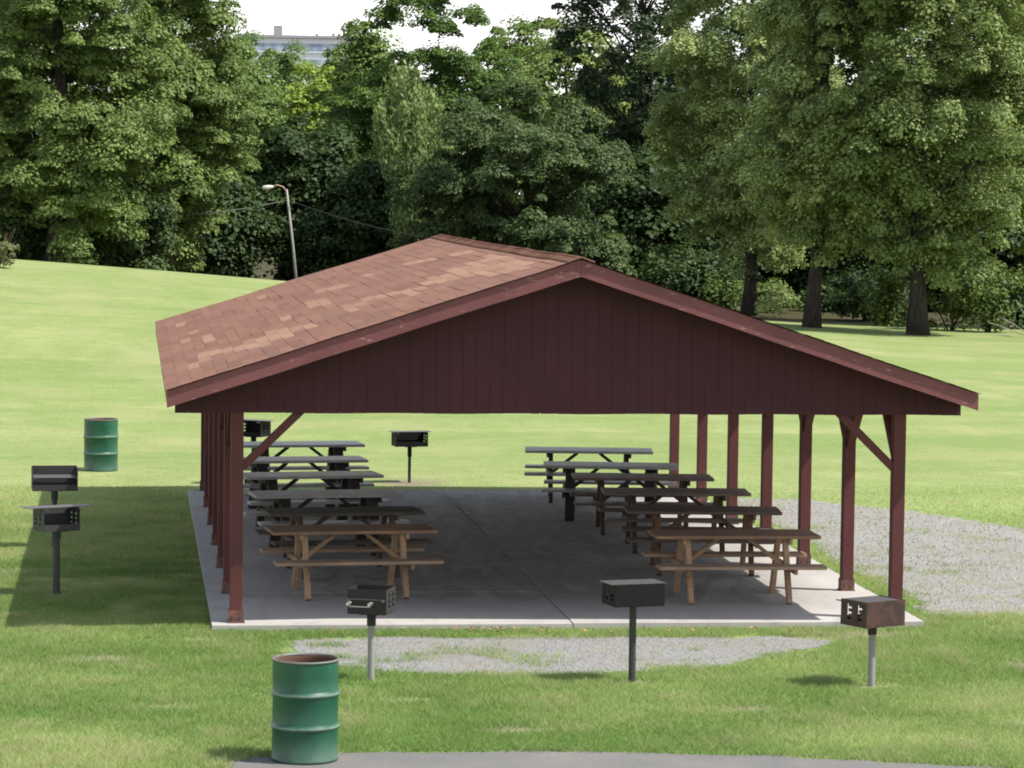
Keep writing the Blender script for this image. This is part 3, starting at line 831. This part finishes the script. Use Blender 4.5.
def lobed_centres(n, rx, ry, z0, z1, m, lr):
    """clumps laid over the domes of m big boughs, so the crown breaks into broad masses with gaps between"""
    cz = z0 + (z1 - z0) * .42; up = z1 - cz; dn = cz - z0
    B = []; tries = 0
    while len(B) < m and tries < 4000:
        tries += 1
        d = unit(1)[0]; r = .28 + .62 * rng.random() ** .5
        p = np.array([d[0] * rx * r, d[1] * ry * r, cz + d[2] * r * (up if d[2] > 0 else dn)])
        if all(np.linalg.norm((p - b[0]) / np.array([1, 1, .8])) > .60 * lr for b in B): B.append((p, lr * rng.uniform(.75, 1.25)))
    out = []
    for p, l in B:
        k = max(4, int(n / len(B) * (l / lr) ** 2))
        d = unit(k); d[:, 2] = np.where(d[:, 2] < -.35, -d[:, 2], d[:, 2])
        q = d * (l * (.55 + .45 * rng.random(k) ** .5))[:, None]; q[:, 2] *= .72
        q[:, 2] -= .18 * np.hypot(q[:, 0], q[:, 1]) ** 2 / l
        out.append(p + q)
    return np.concatenate(out)

def make_tree(name, label, X, Y, z0, z1, r, tx, style, group='trees at the edge of the lawn'):
    d = STYLE[style]
    base = gz1(tx, Y)
    t = empty(name, (tx, Y, base)); tag(t, label, 'tree', group)
    ox = X - tx; z0 -= base; z1 -= base
    n = int(d['n'] * max(1, min(2, (z1 - z0) / 12))); cr = d['cr']
    spruce = style == 'spruce'
    C = crown_centres(n, r - cr * .35, (r - cr * .35) * .95, z0 + cr * .3, z1 - cr * .35, d.get('ragged', 0))
    if 'lobe' in d: C = lobed_centres(n, r - .2, (r - .2) * .95, z0 + .3, z1 - .3, int(d['m'] * max(1, (z1 - z0) / 12)), d['lobe'])
    low = (C[:, 2] < z0 + .35 * (z1 - z0)) & (rng.random(len(C)) < .35); C[low, 2] += rng.normal(-.15, .75, low.sum()) * min(1, r / 3)
    C[:, 0] += ox * np.clip(C[:, 2] / max(z1, 1) * 1.5, 0, 1)
    V, tint = leaf_cloud(C, cr, d['lp'], d['ls'], d.get('droop', 0), rag=d.get('ragged', 0))
    np_mesh('crown', V, 4, LEAFM[style], t, {'tint': tint})
    b = MB(); H = z1 - 0
    tr = {'light2': .25, 'light3': .30, 'maple': .40, 'sparse': .36}.get(style, .24)
    bark = M_BARKL if style in ('light2', 'light3') else (M_BARKD if style in ('deep', 'sparse', 'dark') else M_BARK)
    topx = ox * .9
    pts = []; rad = []
    for i in range(12):
        u = i / 11; zz = -.25 + u * (H * .86)
        pts.append((topx * u ** 1.3 + .10 * math.sin(u * 7 + X), .10 * math.sin(u * 5 + Y), zz))
        rad.append(tr * ((1 - u) ** .75 * .9 + .06) * (1 + .55 * math.exp(-(zz + .25) / .35)))
    b.tube(pts, rad, 14, wob=.05)
    m = min(len(C), 16 if style != 'sparse' else 34)
    for j in rng.choice(len(C), m, replace=False):
        e = Vector(C[j]); u = np.clip((e.z - (1.2 + .35 * abs(e.x - topx))) / (H * .86), .22, .85)
        i0 = int(u * 11); s = Vector(pts[i0]); rr = rad[i0] * .5
        mid = s.lerp(e, .5) + Vector((0, 0, -.12 * (e - s).length + .2))
        b.tube([s, s.lerp(mid, .5), mid, mid.lerp(e, .6), e], [rr, rr * .75, rr * .5, rr * .33, .02], 6)
    b.build('trunk', bark, t, smooth=True)
    return t

def make_spruce(label, X, Y, z1, r):
    base = gz1(X, Y); t = empty('spruce_tree', (X, Y, base)); tag(t, label, 'tree', 'trees at the edge of the lawn')
    H = z1 - base; P = []; Nn = []
    cen = []
    V = []; T = []
    nb = 300
    for i in range(nb):
        u = (i + rng.random()) / nb; z = 1.0 + (H - 1.2) * u; L = r * (1 - u) ** .85 * rng.uniform(.8, 1.1) + .12
        a = i * 2.39996; dx, dy = math.cos(a), math.sin(a)
        m = int(30 + 110 * (1 - u))
        s = rng.random(m) ** .8
        p = np.stack([dx * L * s, dy * L * s, z - .30 * L * s + .12 * L * s ** 3], 1) + rng.normal(size=(m, 3)) * .07
        ax = np.stack([np.full(m, dx), np.full(m, dy), np.full(m, -.35)], 1) + rng.normal(size=(m, 3)) * .55
        ax /= np.linalg.norm(ax, axis=1, keepdims=True)
        bx = np.cross(ax, unit(m)); bx /= np.linalg.norm(bx, axis=1, keepdims=True)
        l = .22 * rng.uniform(.6, 1.3, m)[:, None]
        V.append(np.stack([p - ax * l * .5, p + bx * .035, p + ax * l * .5, p - bx * .035], 1).reshape(-1, 3))
        T.append(np.clip(rng.normal(.4, .2, m), 0, 1))
    np_mesh('crown', np.concatenate(V), 4, m_leaf('needles', (.016, .03, .02), (.05, .07, .045), .08), t, {'tint': np.concatenate(T)})
    b = MB(); b.tube([(0, 0, -.2), (0, 0, H * .5), (0, 0, H * .98)], [.22, .13, .02], 10); b.build('trunk', M_BARKD, t, smooth=True)

TREES = [
    ('maple_tree', 'big round maple with a dark green scalloped crown at the far left of the field', -7.59, 82, 0.87, 17.58, 4.48, -7.61, 'maple'),
    ('maple_tree', 'tall maple with a narrow dense crown, half hidden beside the big round maple', -3.56, 89, 0.78, 16.52, 2.66, -3.47, 'maple'),
    ('leafy_tree', 'small pale green tree squeezed between the maples and the yellow green tree', -0.25, 108, 4.36, 11.62, 1.73, -0.07, 'light'),
    ('spruce_tree', 'dark pointed spruce rising behind the maples, beside the pale far building', -1.34, 125, 3.77, 17.68, 2.23, -1.22, 'spruce'),
    ('leafy_tree', 'yellow green tree below the roofline of the pale far building', 4.55, 126, 2.54, 11.11, 2.88, 4.66, 'yellow'),
    ('leafy_tree', 'soft green tree standing in front of the left end of the pale far building', 3.32, 138, 1.51, 12.52, 2.75, 3.43, 'light'),
    ('broadleaf_tree', 'big dark green tree with a broad domed top just right of the pale far building', 9.53, 113, 1.37, 14.1, 5.3, 9.69, 'dark'),
    ('broadleaf_tree', 'slim tree with a ragged sunlit top at the right end of the pale far building', 6.72, 121, 3.14, 13.83, 1.79, 6.86, 'mid'),
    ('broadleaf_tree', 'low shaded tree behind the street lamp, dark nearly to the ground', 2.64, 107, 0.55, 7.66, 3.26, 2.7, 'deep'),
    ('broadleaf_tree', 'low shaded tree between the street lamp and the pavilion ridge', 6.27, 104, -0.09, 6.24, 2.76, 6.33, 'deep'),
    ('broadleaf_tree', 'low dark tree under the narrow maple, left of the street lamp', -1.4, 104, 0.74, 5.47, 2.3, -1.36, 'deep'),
    ('drooping_tree', 'pale grey green tree with hanging branches in front of the domed dark tree', 7.26, 101, 5.57, 9.7, 1.74, 7.36, 'droop'),
    ('drooping_tree', 'short pale tree with hanging sprays just above the pavilion ridge', 7.9, 99, 3.43, 5.57, 1.63, 8.05, 'droop'),
    ('bushy_tree', 'wide soft grey green tree directly above the pavilion ridge', 11.25, 93, -0.38, 9.08, 4.94, 11.36, 'soft'),
    ('leafy_tree', 'yellowish tree behind the wide soft grey green tree, under open sky', 16.26, 118, 4.52, 13.16, 3.25, 16.76, 'yellow2'),
    ('broadleaf_tree', 'distant green tree whose top meets the open sky right of the domed tree', 14.97, 126, 4.47, 13.96, 3.1, 14.38, 'mid'),
    ('tall_tree', 'tall dark tree with sky showing through its thin high branches', 17.09, 101, 3.73, 17.7, 3.67, 18.04, 'sparse'),
    ('broadleaf_tree', 'shaded low tree under the tall thin crowned tree, behind the pavilion roof', 17.26, 97, -0.3, 6.33, 3.08, 17.36, 'deep'),
    ('leafy_tree', 'leftmost of three big trees at the lawn edge, thick dark trunk behind the roof slope', 18.44, 82, 0.52, 18.26, 4.0, 18.49, 'light2'),
    ('leafy_tree', 'middle of three big trees at the lawn edge, with a ridged dappled trunk', 18.86, 68.5, 1.46, 18.45, 3.08, 17.87, 'light2'),
    ('leafy_tree', 'rightmost of three big trees at the lawn edge, with the broad shaded trunk', 21.5, 66.2, 1.17, 18.89, 3.67, 20.94, 'light3'),
    ('leafy_tree', 'yellow flecked tree at the right border of the picture behind the bare branches', 27.17, 74, 1.44, 22.18, 2.84, 27.65, 'yellow3'),
    ('broadleaf_tree', 'dark background tree behind the pale crown nearest the tall thin tree', 25.0, 128, -1.24, 16.67, 4.74, 25.3, 'deep'),
    ('broadleaf_tree', 'dark background tree seen between the two pale crowns on the right', 31.0, 126, -1.64, 16.66, 4.7, 31.35, 'deep'),
    ('broadleaf_tree', 'dark background tree behind the broad trunked tree on the right', 35.85, 124, -2.05, 16.11, 4.67, 36.22, 'deep'),
    ('broadleaf_tree', 'dark background tree furthest right behind the yellow flecked tree', 40.33, 122, -1.92, 16.07, 4.11, 40.73, 'deep'),
    ('broadleaf_tree', 'shadowed background tree behind the big round maple', -5.94, 112, -0.39, 10.31, 4.42, -5.9, 'deep'),
    ('broadleaf_tree', 'dark background tree filling the gap behind the wide soft tree', 16.65, 112, -0.68, 7.86, 3.56, 16.77, 'deep'),
    ('broadleaf_tree', 'background tree filling the sky gap just left of the tall thin crowned trunk', 18.73, 123, 2.48, 12.05, 2.95, 18.92, 'mid'),
    ('broadleaf_tree', 'dim background tree straight behind the tall thin crowned trunk', 21.58, 121, 2.04, 12.42, 2.92, 21.79, 'deep'),
    ('leafy_tree', 'pale green tree hiding the lower floors of the far building', 4.8, 146, 2.81, 13.12, 4.15, 4.81, 'light'),
    ('leafy_tree', 'soft green tree hiding the right end of the far building', 7.43, 140, 3.2, 13.02, 2.46, 7.4, 'mid'),
    ('leafy_tree', 'green tree just left of the far building, below the pointed spruce', 1.66, 142, 2.83, 13.23, 2.48, 1.65, 'light'),
    ('maple_tree', 'background maple closing the sky gap above the big round maple', -9.73, 108, 3.8, 16.36, 4.05, -9.69, 'maple'),
    ('broadleaf_tree', 'low dark undergrowth tree left of the thick dark trunk', 20.41, 100, -0.97, 7.27, 2.54, 20.54, 'deep'),
    ('broadleaf_tree', 'low dark undergrowth tree between the thick dark trunk and the dappled trunk', 24.23, 104, -1.3, 7.83, 2.62, 24.38, 'deep'),
    ('broadleaf_tree', 'low dark undergrowth tree right behind the dappled trunk', 26.22, 100, -1.46, 7.35, 2.55, 26.37, 'deep'),
    ('broadleaf_tree', 'low dark undergrowth tree directly behind the broad shaded trunk', 28.46, 97, -1.47, 8.2, 2.59, 28.63, 'deep'),
    ('broadleaf_tree', 'low dark undergrowth tree behind the leafy shrubs near the bare branches', 30.65, 94, -1.47, 7.75, 2.54, 30.82, 'deep'),
    ('broadleaf_tree', 'low dark tree in the gap left of the big round maple trunk', -9.79, 98, 1.27, 6.8, 2.52, -9.77, 'deep'),
    ('broadleaf_tree', 'low dark tree in the gap between the two maple trunks', -5.41, 98, 1.05, 6.45, 2.19, -5.39, 'deep'),
]
BUSHES = [
    ('bright green bush in front of the thick dark trunk', 20.41, 88, -0.83, 0.94, 0.88, 'bushlight'),
    ('pale leafy bush left of the thick dark trunk', 18.92, 90, -1.22, 1.1, 0.81, 'bushlight'),
    ('dark bush between the dappled trunk and the broad shaded trunk', 22.58, 80, -0.76, 1.68, 1.28, 'bushdark'),
    ('shrub with olive leaves touching the left side of the broad shaded trunk', 22.04, 74, -0.5, 2.0, 0.86, 'bushlight'),
    ('leafy shrub on the right side of the broad shaded trunk', 23.41, 71, -0.44, 2.87, 1.18, 'bushlight'),
    ('rounded shrub with sun flecks left of the bare branches', 24.46, 70, -0.45, 2.49, 0.9, 'bushlight'),
    ('dark bush in the shade behind the dappled trunk', 23.77, 92, -1.41, 0.99, 1.24, 'bushdark'),
    ('dark bush under the bare branches at the picture border', 26.87, 74, -0.68, 1.26, 1.08, 'bushdark'),
    ('low dark bush at the foot of the big round maple', -9.08, 84, 1.66, 3.8, 1.88, 'bushdark'),
    ('low dark bush right of the maple trunk on the hill crest', -5.06, 86, 1.33, 4.21, 2.23, 'bushdark'),
    ('dark bush left of the street lamp pole at the crest', -0.51, 104, 0.12, 4.91, 2.04, 'bushdark'),
    ('dark bush right of the street lamp pole', 4.06, 104, -0.02, 3.99, 2.22, 'bushdark'),
    ('dark bush behind the pavilion roof below the tall thin tree', 17.94, 92, -1.12, 2.18, 1.86, 'bushdark'),
]

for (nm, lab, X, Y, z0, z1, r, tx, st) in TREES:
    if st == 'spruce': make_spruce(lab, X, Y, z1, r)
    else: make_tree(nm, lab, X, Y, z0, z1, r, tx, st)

for (lab, X, Y, z0, z1, r, st) in BUSHES:
    d = STYLE[st]; base = gz1(X, Y); t = empty('bush', (X, Y, base)); tag(t, lab, 'bush', 'bushes under the trees')
    h = z1 - base
    nC = int(d['n'] * max(1, r))
    C = crown_centres(nC, r - .05, r - .05, .15, h - .05, 1.6, 6)
    V, tint = leaf_cloud(C, d['cr'], d['lp'], d['ls'], rag=2.2)
    np_mesh('foliage', V, 4, LEAFM[st], t, {'tint': tint})
    b = MB()
    for j in range(6):
        e = Vector(C[j * 3 % len(C)]); b.tube([(.1 * math.cos(j), .1 * math.sin(j), -.1), e * .5 + Vector((0, 0, .1)), e], [.035, .025, .01], 5)
    b.build('stem', M_BARK, t)

# dry weed clump at the hill crest
wx, wy = -8.95, 60.5
t = empty('weed_clump', (wx, wy, gz1(wx, wy))); tag(t, 'scraggly dry weed clump alone on the hill crest at the left border', 'weed')
C = crown_centres(26, .75, .6, .1, 1.0, .6, 4); V, tint = leaf_cloud(C, .22, 60, .09, rag=1)
np_mesh('foliage', V, 4, m_leaf('dry_leaves', (.09, .12, .04), (.22, .21, .11)), t, {'tint': tint})
b = MB()
for j in range(22):
    a = rng.random() * 6.28; q = rng.uniform(.2, .7); b.tube([(0.05 * math.cos(a), .05 * math.sin(a), -.05), (q * .6 * math.cos(a), q * .6 * math.sin(a), .6), (q * math.cos(a), q * math.sin(a), rng.uniform(.8, 1.25))], [.012, .009, .004], 4)
b.build('stalk', m_steel('dry_stalk', (.22, .16, .10), (.15, .1, .07), .5), t)

# bare fallen branches at the right
M_DEAD = m_bark('bleached_wood', (.20, .175, .155), (.34, .30, .27))
t = MB(); fb = (24.6, 66.3); fz = gz1(*fb)
for j in range(7):
    a = R(115 + 14 * j + rng.uniform(-8, 8)); L = rng.uniform(1.2, 2.0); y = rng.uniform(-.4, .4)
    st = Vector((.7, y * .4, -.05)); en = st + Vector((math.cos(a) * L, y, math.sin(a) * L * .8)); mid = st.lerp(en, .5) + Vector((.05, 0, -.08))
    t.tube([st, mid, en], [.035, .022, .008], 5)
    for q in range(3):
        s2 = mid.lerp(en, rng.random()); e2 = s2 + Vector((math.cos(a + rng.uniform(-.9, .9)) * .5, rng.uniform(-.2, .2), abs(math.sin(a)) * .4)); t.tube([s2, e2], [.012, .004], 4)
o = t.build('fallen_branch', M_DEAD, None); o.location = (fb[0], fb[1], fz); tag(o, 'bleached bare branches lying at the foot of the trees on the far lawn edge', 'branch')

# ------------------------------------------------------------------ grass, stones, litter
def grass_blades(x, y, h, wd, name='grass'):
    n = len(x); z = gz(x, y)
    a = rng.random(n) * 2 * np.pi; lean = rng.normal(.15, .95, n) * h; lean2 = rng.normal(-.1, .95, n) * h
    dx, dy = np.cos(a) * wd / 2, np.sin(a) * wd / 2
    b0 = np.stack([x - dx, y - dy, z - .004], 1); b1 = np.stack([x + dx, y + dy, z - .004], 1)
    tp = np.stack([x + lean, y + lean2, z + h], 1)
    return np.stack([b0, b1, tp], 1).reshape(-1, 3)
k = N('grass_blades'); tt = k.attr('tint'); ww = k.attr('warm')
c = k.mix(tt, (.150, .255, .060), (.43, .500, .195))
c = k.mix(ww, c, (.46, .43, .24))
d = k.n('BsdfPrincipled'); k.t.links.new(c, d.inputs['Base Color']); d.inputs['Roughness'].default_value = .6; d.inputs['Specular IOR Level'].default_value = .2
tr = k.n('BsdfTranslucent'); k.t.links.new(c, tr.inputs['Color']); mx = k.n('MixShader'); mx.inputs[0].default_value = .45
k.t.links.new(d.outputs[0], mx.inputs[1]); k.t.links.new(tr.outputs[0], mx.inputs[2]); k.t.links.new(mx.outputs[0], k.out.inputs[0])
M_GRASS = k.m
def scatter(n, y0, y1, xl, xr):
    y = rng.uniform(y0, y1, n); u = rng.random(n)
    a = xl[0] + (xl[1] - xl[0]) * (y - y0) / (y1 - y0); b = xr[0] + (xr[1] - xr[0]) * (y - y0) / (y1 - y0)
    return a + (b - a) * u, y
def keep_grass(x, y):
    e = (fbm(x, y, 1.6, 11, 3) - .5) * .55 + (vnoise(x, y, 9, 21) - .5) * .22
    p = np.ones(len(x))
    for poly, soft, base in ((LOT, .40, .035), (PATH, .16, .02), (ASPH, .07, .0)):
        s = sdf(poly, x, y) + e * (.9 if poly is LOT else (.75 if poly is PATH else .12))
        q = np.clip(s / soft + .5, 0, 1)
        pat = np.clip((fbm(x, y, 2.2, 31, 3) - .60) * 6, 0, 1) * .6 if poly is not ASPH else 0
        p = np.minimum(p, np.maximum(np.maximum(q, base), pat * (s > -2.6)))
    s = sdf(SLAB, x, y); p *= (s > -.015 + .03 * (vnoise(x, y, 6, 5) - .4))
    for (dx, dy, r, q) in DIRT:
        p *= np.clip(.12 + np.clip(np.hypot(x - dx, (y - dy) / q * .5) / r - .25, 0, 1), 0, 1)
    return rng.random(len(x)) < p
parts = []
for (n, y0, y1, xl, xr, h0, w0) in (
    (430000, -9.6, -.2, (-6.3, -7.2), (4.2, 5.6), .050, .0075),
    (150000, -.2, 5, (-7.2, -7.6), (-3.95, -3.95), .050, .009),
    (150000, 5, 16, (-7.6, -8.0), (-3.95, -3.95), .046, .012),
    (60000, -.2, 6, (3.95, 3.95), (6.6, 8.5), .050, .009),
    (50000, 6, 16, (3.95, 3.95), (8.5, 11.5), .045, .012),
    (80000, 14.6, 30, (-8.0, -8.4), (11.5, 16.), .038, .018)):
    x, y = scatter(n, y0, y1, xl, xr); kk = keep_grass(x, y) & (rng.random(len(x)) < np.clip((19.5 - y) / 11, 0, 1)); parts.append((x[kk], y[kk], h0, w0))
X = np.concatenate([p[0] for p in parts]); Y = np.concatenate([p[1] for p in parts])
far = np.clip((Y + .25 * np.clip(-X, 0, 9) + .35 * np.clip(X - 3, 0, 6) - 7) / 7, 0, 1)
H0 = np.concatenate([np.full(len(p[0]), p[2]) for p in parts]); W0 = np.concatenate([np.full(len(p[0]), p[3]) for p in parts])
big = fbm(X, Y, .55, 41, 3); med = fbm(X, Y, 2.4, 51, 3)
Hh = H0 * np.clip(.35 + 1.1 * med + .45 * rng.random(len(X)), .3, 1.9)
edge = np.clip(1 - np.abs(sdf(SLAB, X, Y)) / .16, 0, 1); Hh *= (1 - .25 * edge) * np.clip((20 - Y) / 10, .3, 1)
tint = np.clip(.05 + 1.25 * (big - .28) + rng.normal(0, .22, len(X)) + .45 * far, 0, 1)
warm = np.clip((med - .56) * 2.0 + (rng.random(len(X)) < .09) * .75, 0, 1) * np.clip(.35 + big, 0, 1)
V = grass_blades(X, Y, Hh, W0 * rng.uniform(.6, 1.5, len(X)))
g = np_mesh('grass', V, 3, M_GRASS, None, {'tint': tint, 'warm': warm}); tag(g, 'short mown grass around the slab, path and barrel', 'grass', kind='stuff')

def stones(name, n, test, box, r0, r1, mat, label, cat):
    x = rng.uniform(box[0], box[1], n); y = rng.uniform(box[2], box[3], n); kk = test(x, y); x = x[kk]; y = y[kk]; n = len(x)
    r = r0 + (r1 - r0) * rng.random(n) ** 3; z = gz(x, y) + .006 + r * .25
    O = np.array([(1, 0, 0), (0, 1, 0), (-1, 0, 0), (0, -1, 0), (0, 0, 1)], float)
    P = np.stack([x, y, z], 1)[:, None, :] + (O[None] * rng.uniform(.6, 1.3, (n, 5, 1))) * r[:, None, None] * np.array([1, 1, .7])
    F = np.stack([P[:, [0, 1, 4]], P[:, [1, 2, 4]], P[:, [2, 3, 4]], P[:, [3, 0, 4]]], 1).reshape(-1, 3)
    o = np_mesh(name, F, 3, mat, None, {'tint': np.repeat(rng.random(n), 4)}); tag(o, label, cat, kind='stuff'); return o
k = N('stone'); k.bsdf(k.mix(k.attr('tint'), (.14, .138, .135), (.34, .335, .325)), .9, .2); M_STONE = k.m
stones('loose_gravel', 26000, lambda x, y: (sdf(LOT, x, y) + (fbm(x, y, 1.5, 61, 2) - .5) * .8 < .05), (4, 12, -.5, 14.5), .006, .022, M_STONE, 'loose grey gravel scattered over the lot beside the slab', 'gravel')
stones('loose_gravel', 12000, lambda x, y: (sdf(PATH, x, y) + (fbm(x, y, 2, 71, 2) - .5) * .5 < .03), (-4.4, 3.2, -3.8, -.6), .004, .014, M_STONE, 'loose grey gravel on the short path in front of the slab', 'gravel')
k = N('fallen_leaf'); k.bsdf(k.mix(k.attr('tint'), (.22, .09, .04), (.42, .26, .12)), .8, .2); M_FALL = k.m
n = 90; x = np.concatenate([rng.normal(-1.0, .25, 30), rng.uniform(-4, 4, 60)]); y = np.concatenate([rng.normal(-.42, .05, 30), rng.uniform(-.8, -.32, 60)])
P = np.stack([x, y, gz(x, y) + .05], 1); ax = unit(n) * .03; ax[:, 2] *= .4; bx = unit(n) * .02; bx[:, 2] *= .4
o = np_mesh('fallen_leaves', np.stack([P - ax, P + bx, P + ax, P - bx], 1).reshape(-1, 3), 4, M_FALL, None, {'tint': rng.random(n)}); tag(o, 'small dry brown leaves along the front edge of the slab', 'leaves', kind='stuff')
# crumpled white scrap on the slab
b = MB(); b.lathe([(.001, .012), (.05, .010), (.085, .014), (.11, .030), (.112, .028), (.086, .008), (.05, .004), (.001, .004)], 20, lambda a, z: 1 + .12 * math.sin(3 * a) + .06 * math.sin(7 * a))
k = N('white_paper'); k.bsdf((.72, .71, .69), .8, .2)
o = b.build('paper_plate', k.m, None, smooth=True); o.location = (1.98, 4.75, .002); o.rotation_euler = (.08, -.05, 0); tag(o, 'crumpled white scrap like a paper plate on the slab beyond a grill', 'litter')

# ------------------------------------------------------------------ light, sky, camera
SUN = Vector((.655, -.24, 1.0)).normalized(); EL = math.asin(SUN.z); AZ = math.atan2(SUN.x, SUN.y)
w = bpy.data.worlds.new('World'); scene.world = w; w.use_nodes = True
nt = w.node_tree; nt.nodes.clear()
sk = nt.nodes.new('ShaderNodeTexSky'); sk.sky_type = 'NISHITA'; sk.sun_disc = False; sk.sun_elevation = EL; sk.sun_rotation = AZ
sk.air_density = 1.0; sk.dust_density = 1.5; sk.ozone_density = 1.0
bg = nt.nodes.new('ShaderNodeBackground'); bg.inputs['Strength'].default_value = .15
wo = nt.nodes.new('ShaderNodeOutputWorld'); tc = nt.nodes.new('ShaderNodeTexCoord'); sx = nt.nodes.new('ShaderNodeSeparateXYZ'); nt.links.new(tc.outputs['Generated'], sx.inputs[0])
nz = nt.nodes.new('ShaderNodeTexNoise'); mp = nt.nodes.new('ShaderNodeMapping'); mp.inputs['Scale'].default_value = (2, 2, 5); nt.links.new(tc.outputs['Generated'], mp.inputs[0]); nt.links.new(mp.outputs[0], nz.inputs['Vector']); nz.inputs['Scale'].default_value = 1.6; nz.inputs['Detail'].default_value = 5
m1 = nt.nodes.new('ShaderNodeMath'); m1.operation = 'MULTIPLY_ADD'; nt.links.new(sx.outputs[2], m1.inputs[0]); m1.inputs[1].default_value = -.55; nt.links.new(nz.outputs[0], m1.inputs[2])
rp = nt.nodes.new('ShaderNodeValToRGB'); nt.links.new(m1.outputs[0], rp.inputs[0]); rp.color_ramp.elements[0].position = -.0; rp.color_ramp.elements[1].position = .42
mx = nt.nodes.new('ShaderNodeMix'); mx.data_type = 'RGBA'; nt.links.new(rp.outputs[0], mx.inputs[0]); nt.links.new(sk.outputs[0], mx.inputs[6]); rq = nt.nodes.new('ShaderNodeValToRGB'); nt.links.new(sx.outputs[2], rq.inputs[0]); rq.color_ramp.elements[0].position = .10; rq.color_ramp.elements[1].position = .45; rq.color_ramp.elements[0].color = (1, 1, .99, 1); rq.color_ramp.elements[1].color = (.44, .435, .42, 1)
vm = nt.nodes.new('ShaderNodeVectorMath'); vm.operation = 'SCALE'; nt.links.new(rq.outputs[0], vm.inputs[0]); vm.inputs['Scale'].default_value = 6.6; nt.links.new(vm.outputs[0], mx.inputs[7])
nt.links.new(mx.outputs[2], bg.inputs[0]); nt.links.new(bg.outputs[0], wo.inputs[0])
sl = bpy.data.lights.new('sun', 'SUN'); sl.energy = 4.2; sl.angle = R(.5); sl.color = (1.0, .955, .88)
so = bpy.data.objects.new('sun', sl); COL.objects.link(so); so.rotation_euler = SUN.to_track_quat('Z', 'Y').to_euler(); so.location = (20, -10, 40)
cam = bpy.data.cameras.new('camera'); co = bpy.data.objects.new('camera', cam); COL.objects.link(co)
cam.sensor_width = 36; cam.lens = 3109.5 * 36 / 1024; cam.clip_start = .5; cam.clip_end = 3000
r_ = Vector((.99255248, -.1211775, .01247312)); u_ = Vector((-.00445847, .06618701, .99779727)); f_ = Vector((.12173614, .99042178, -.06515382))
co.matrix_world = Matrix(((r_.x, u_.x, -f_.x, -4.9246), (r_.y, u_.y, -f_.y, -34.4633), (r_.z, u_.z, -f_.z, 4.9311), (0, 0, 0, 1)))
scene.camera = co
vs = scene.view_settings; scene.display_settings.display_device = 'sRGB'
vs.view_transform = 'Standard'; vs.look = 'None'; vs.exposure = .86; vs.gamma = 1.0; vs.use_curve_mapping = False
scene.render.engine = 'CYCLES'; cy = scene.cycles
cy.filter_width = 1.9; cy.max_bounces = 6; cy.diffuse_bounces = 3; cy.glossy_bounces = 2; cy.transmission_bounces = 4; cy.transparent_max_bounces = 4
cy.use_denoising = True
try: cy.denoiser = 'OPENIMAGEDENOISE'; cy.denoising_input_passes = 'RGB_ALBEDO_NORMAL'
except Exception: pass
cy.caustics_reflective = False; cy.caustics_refractive = False
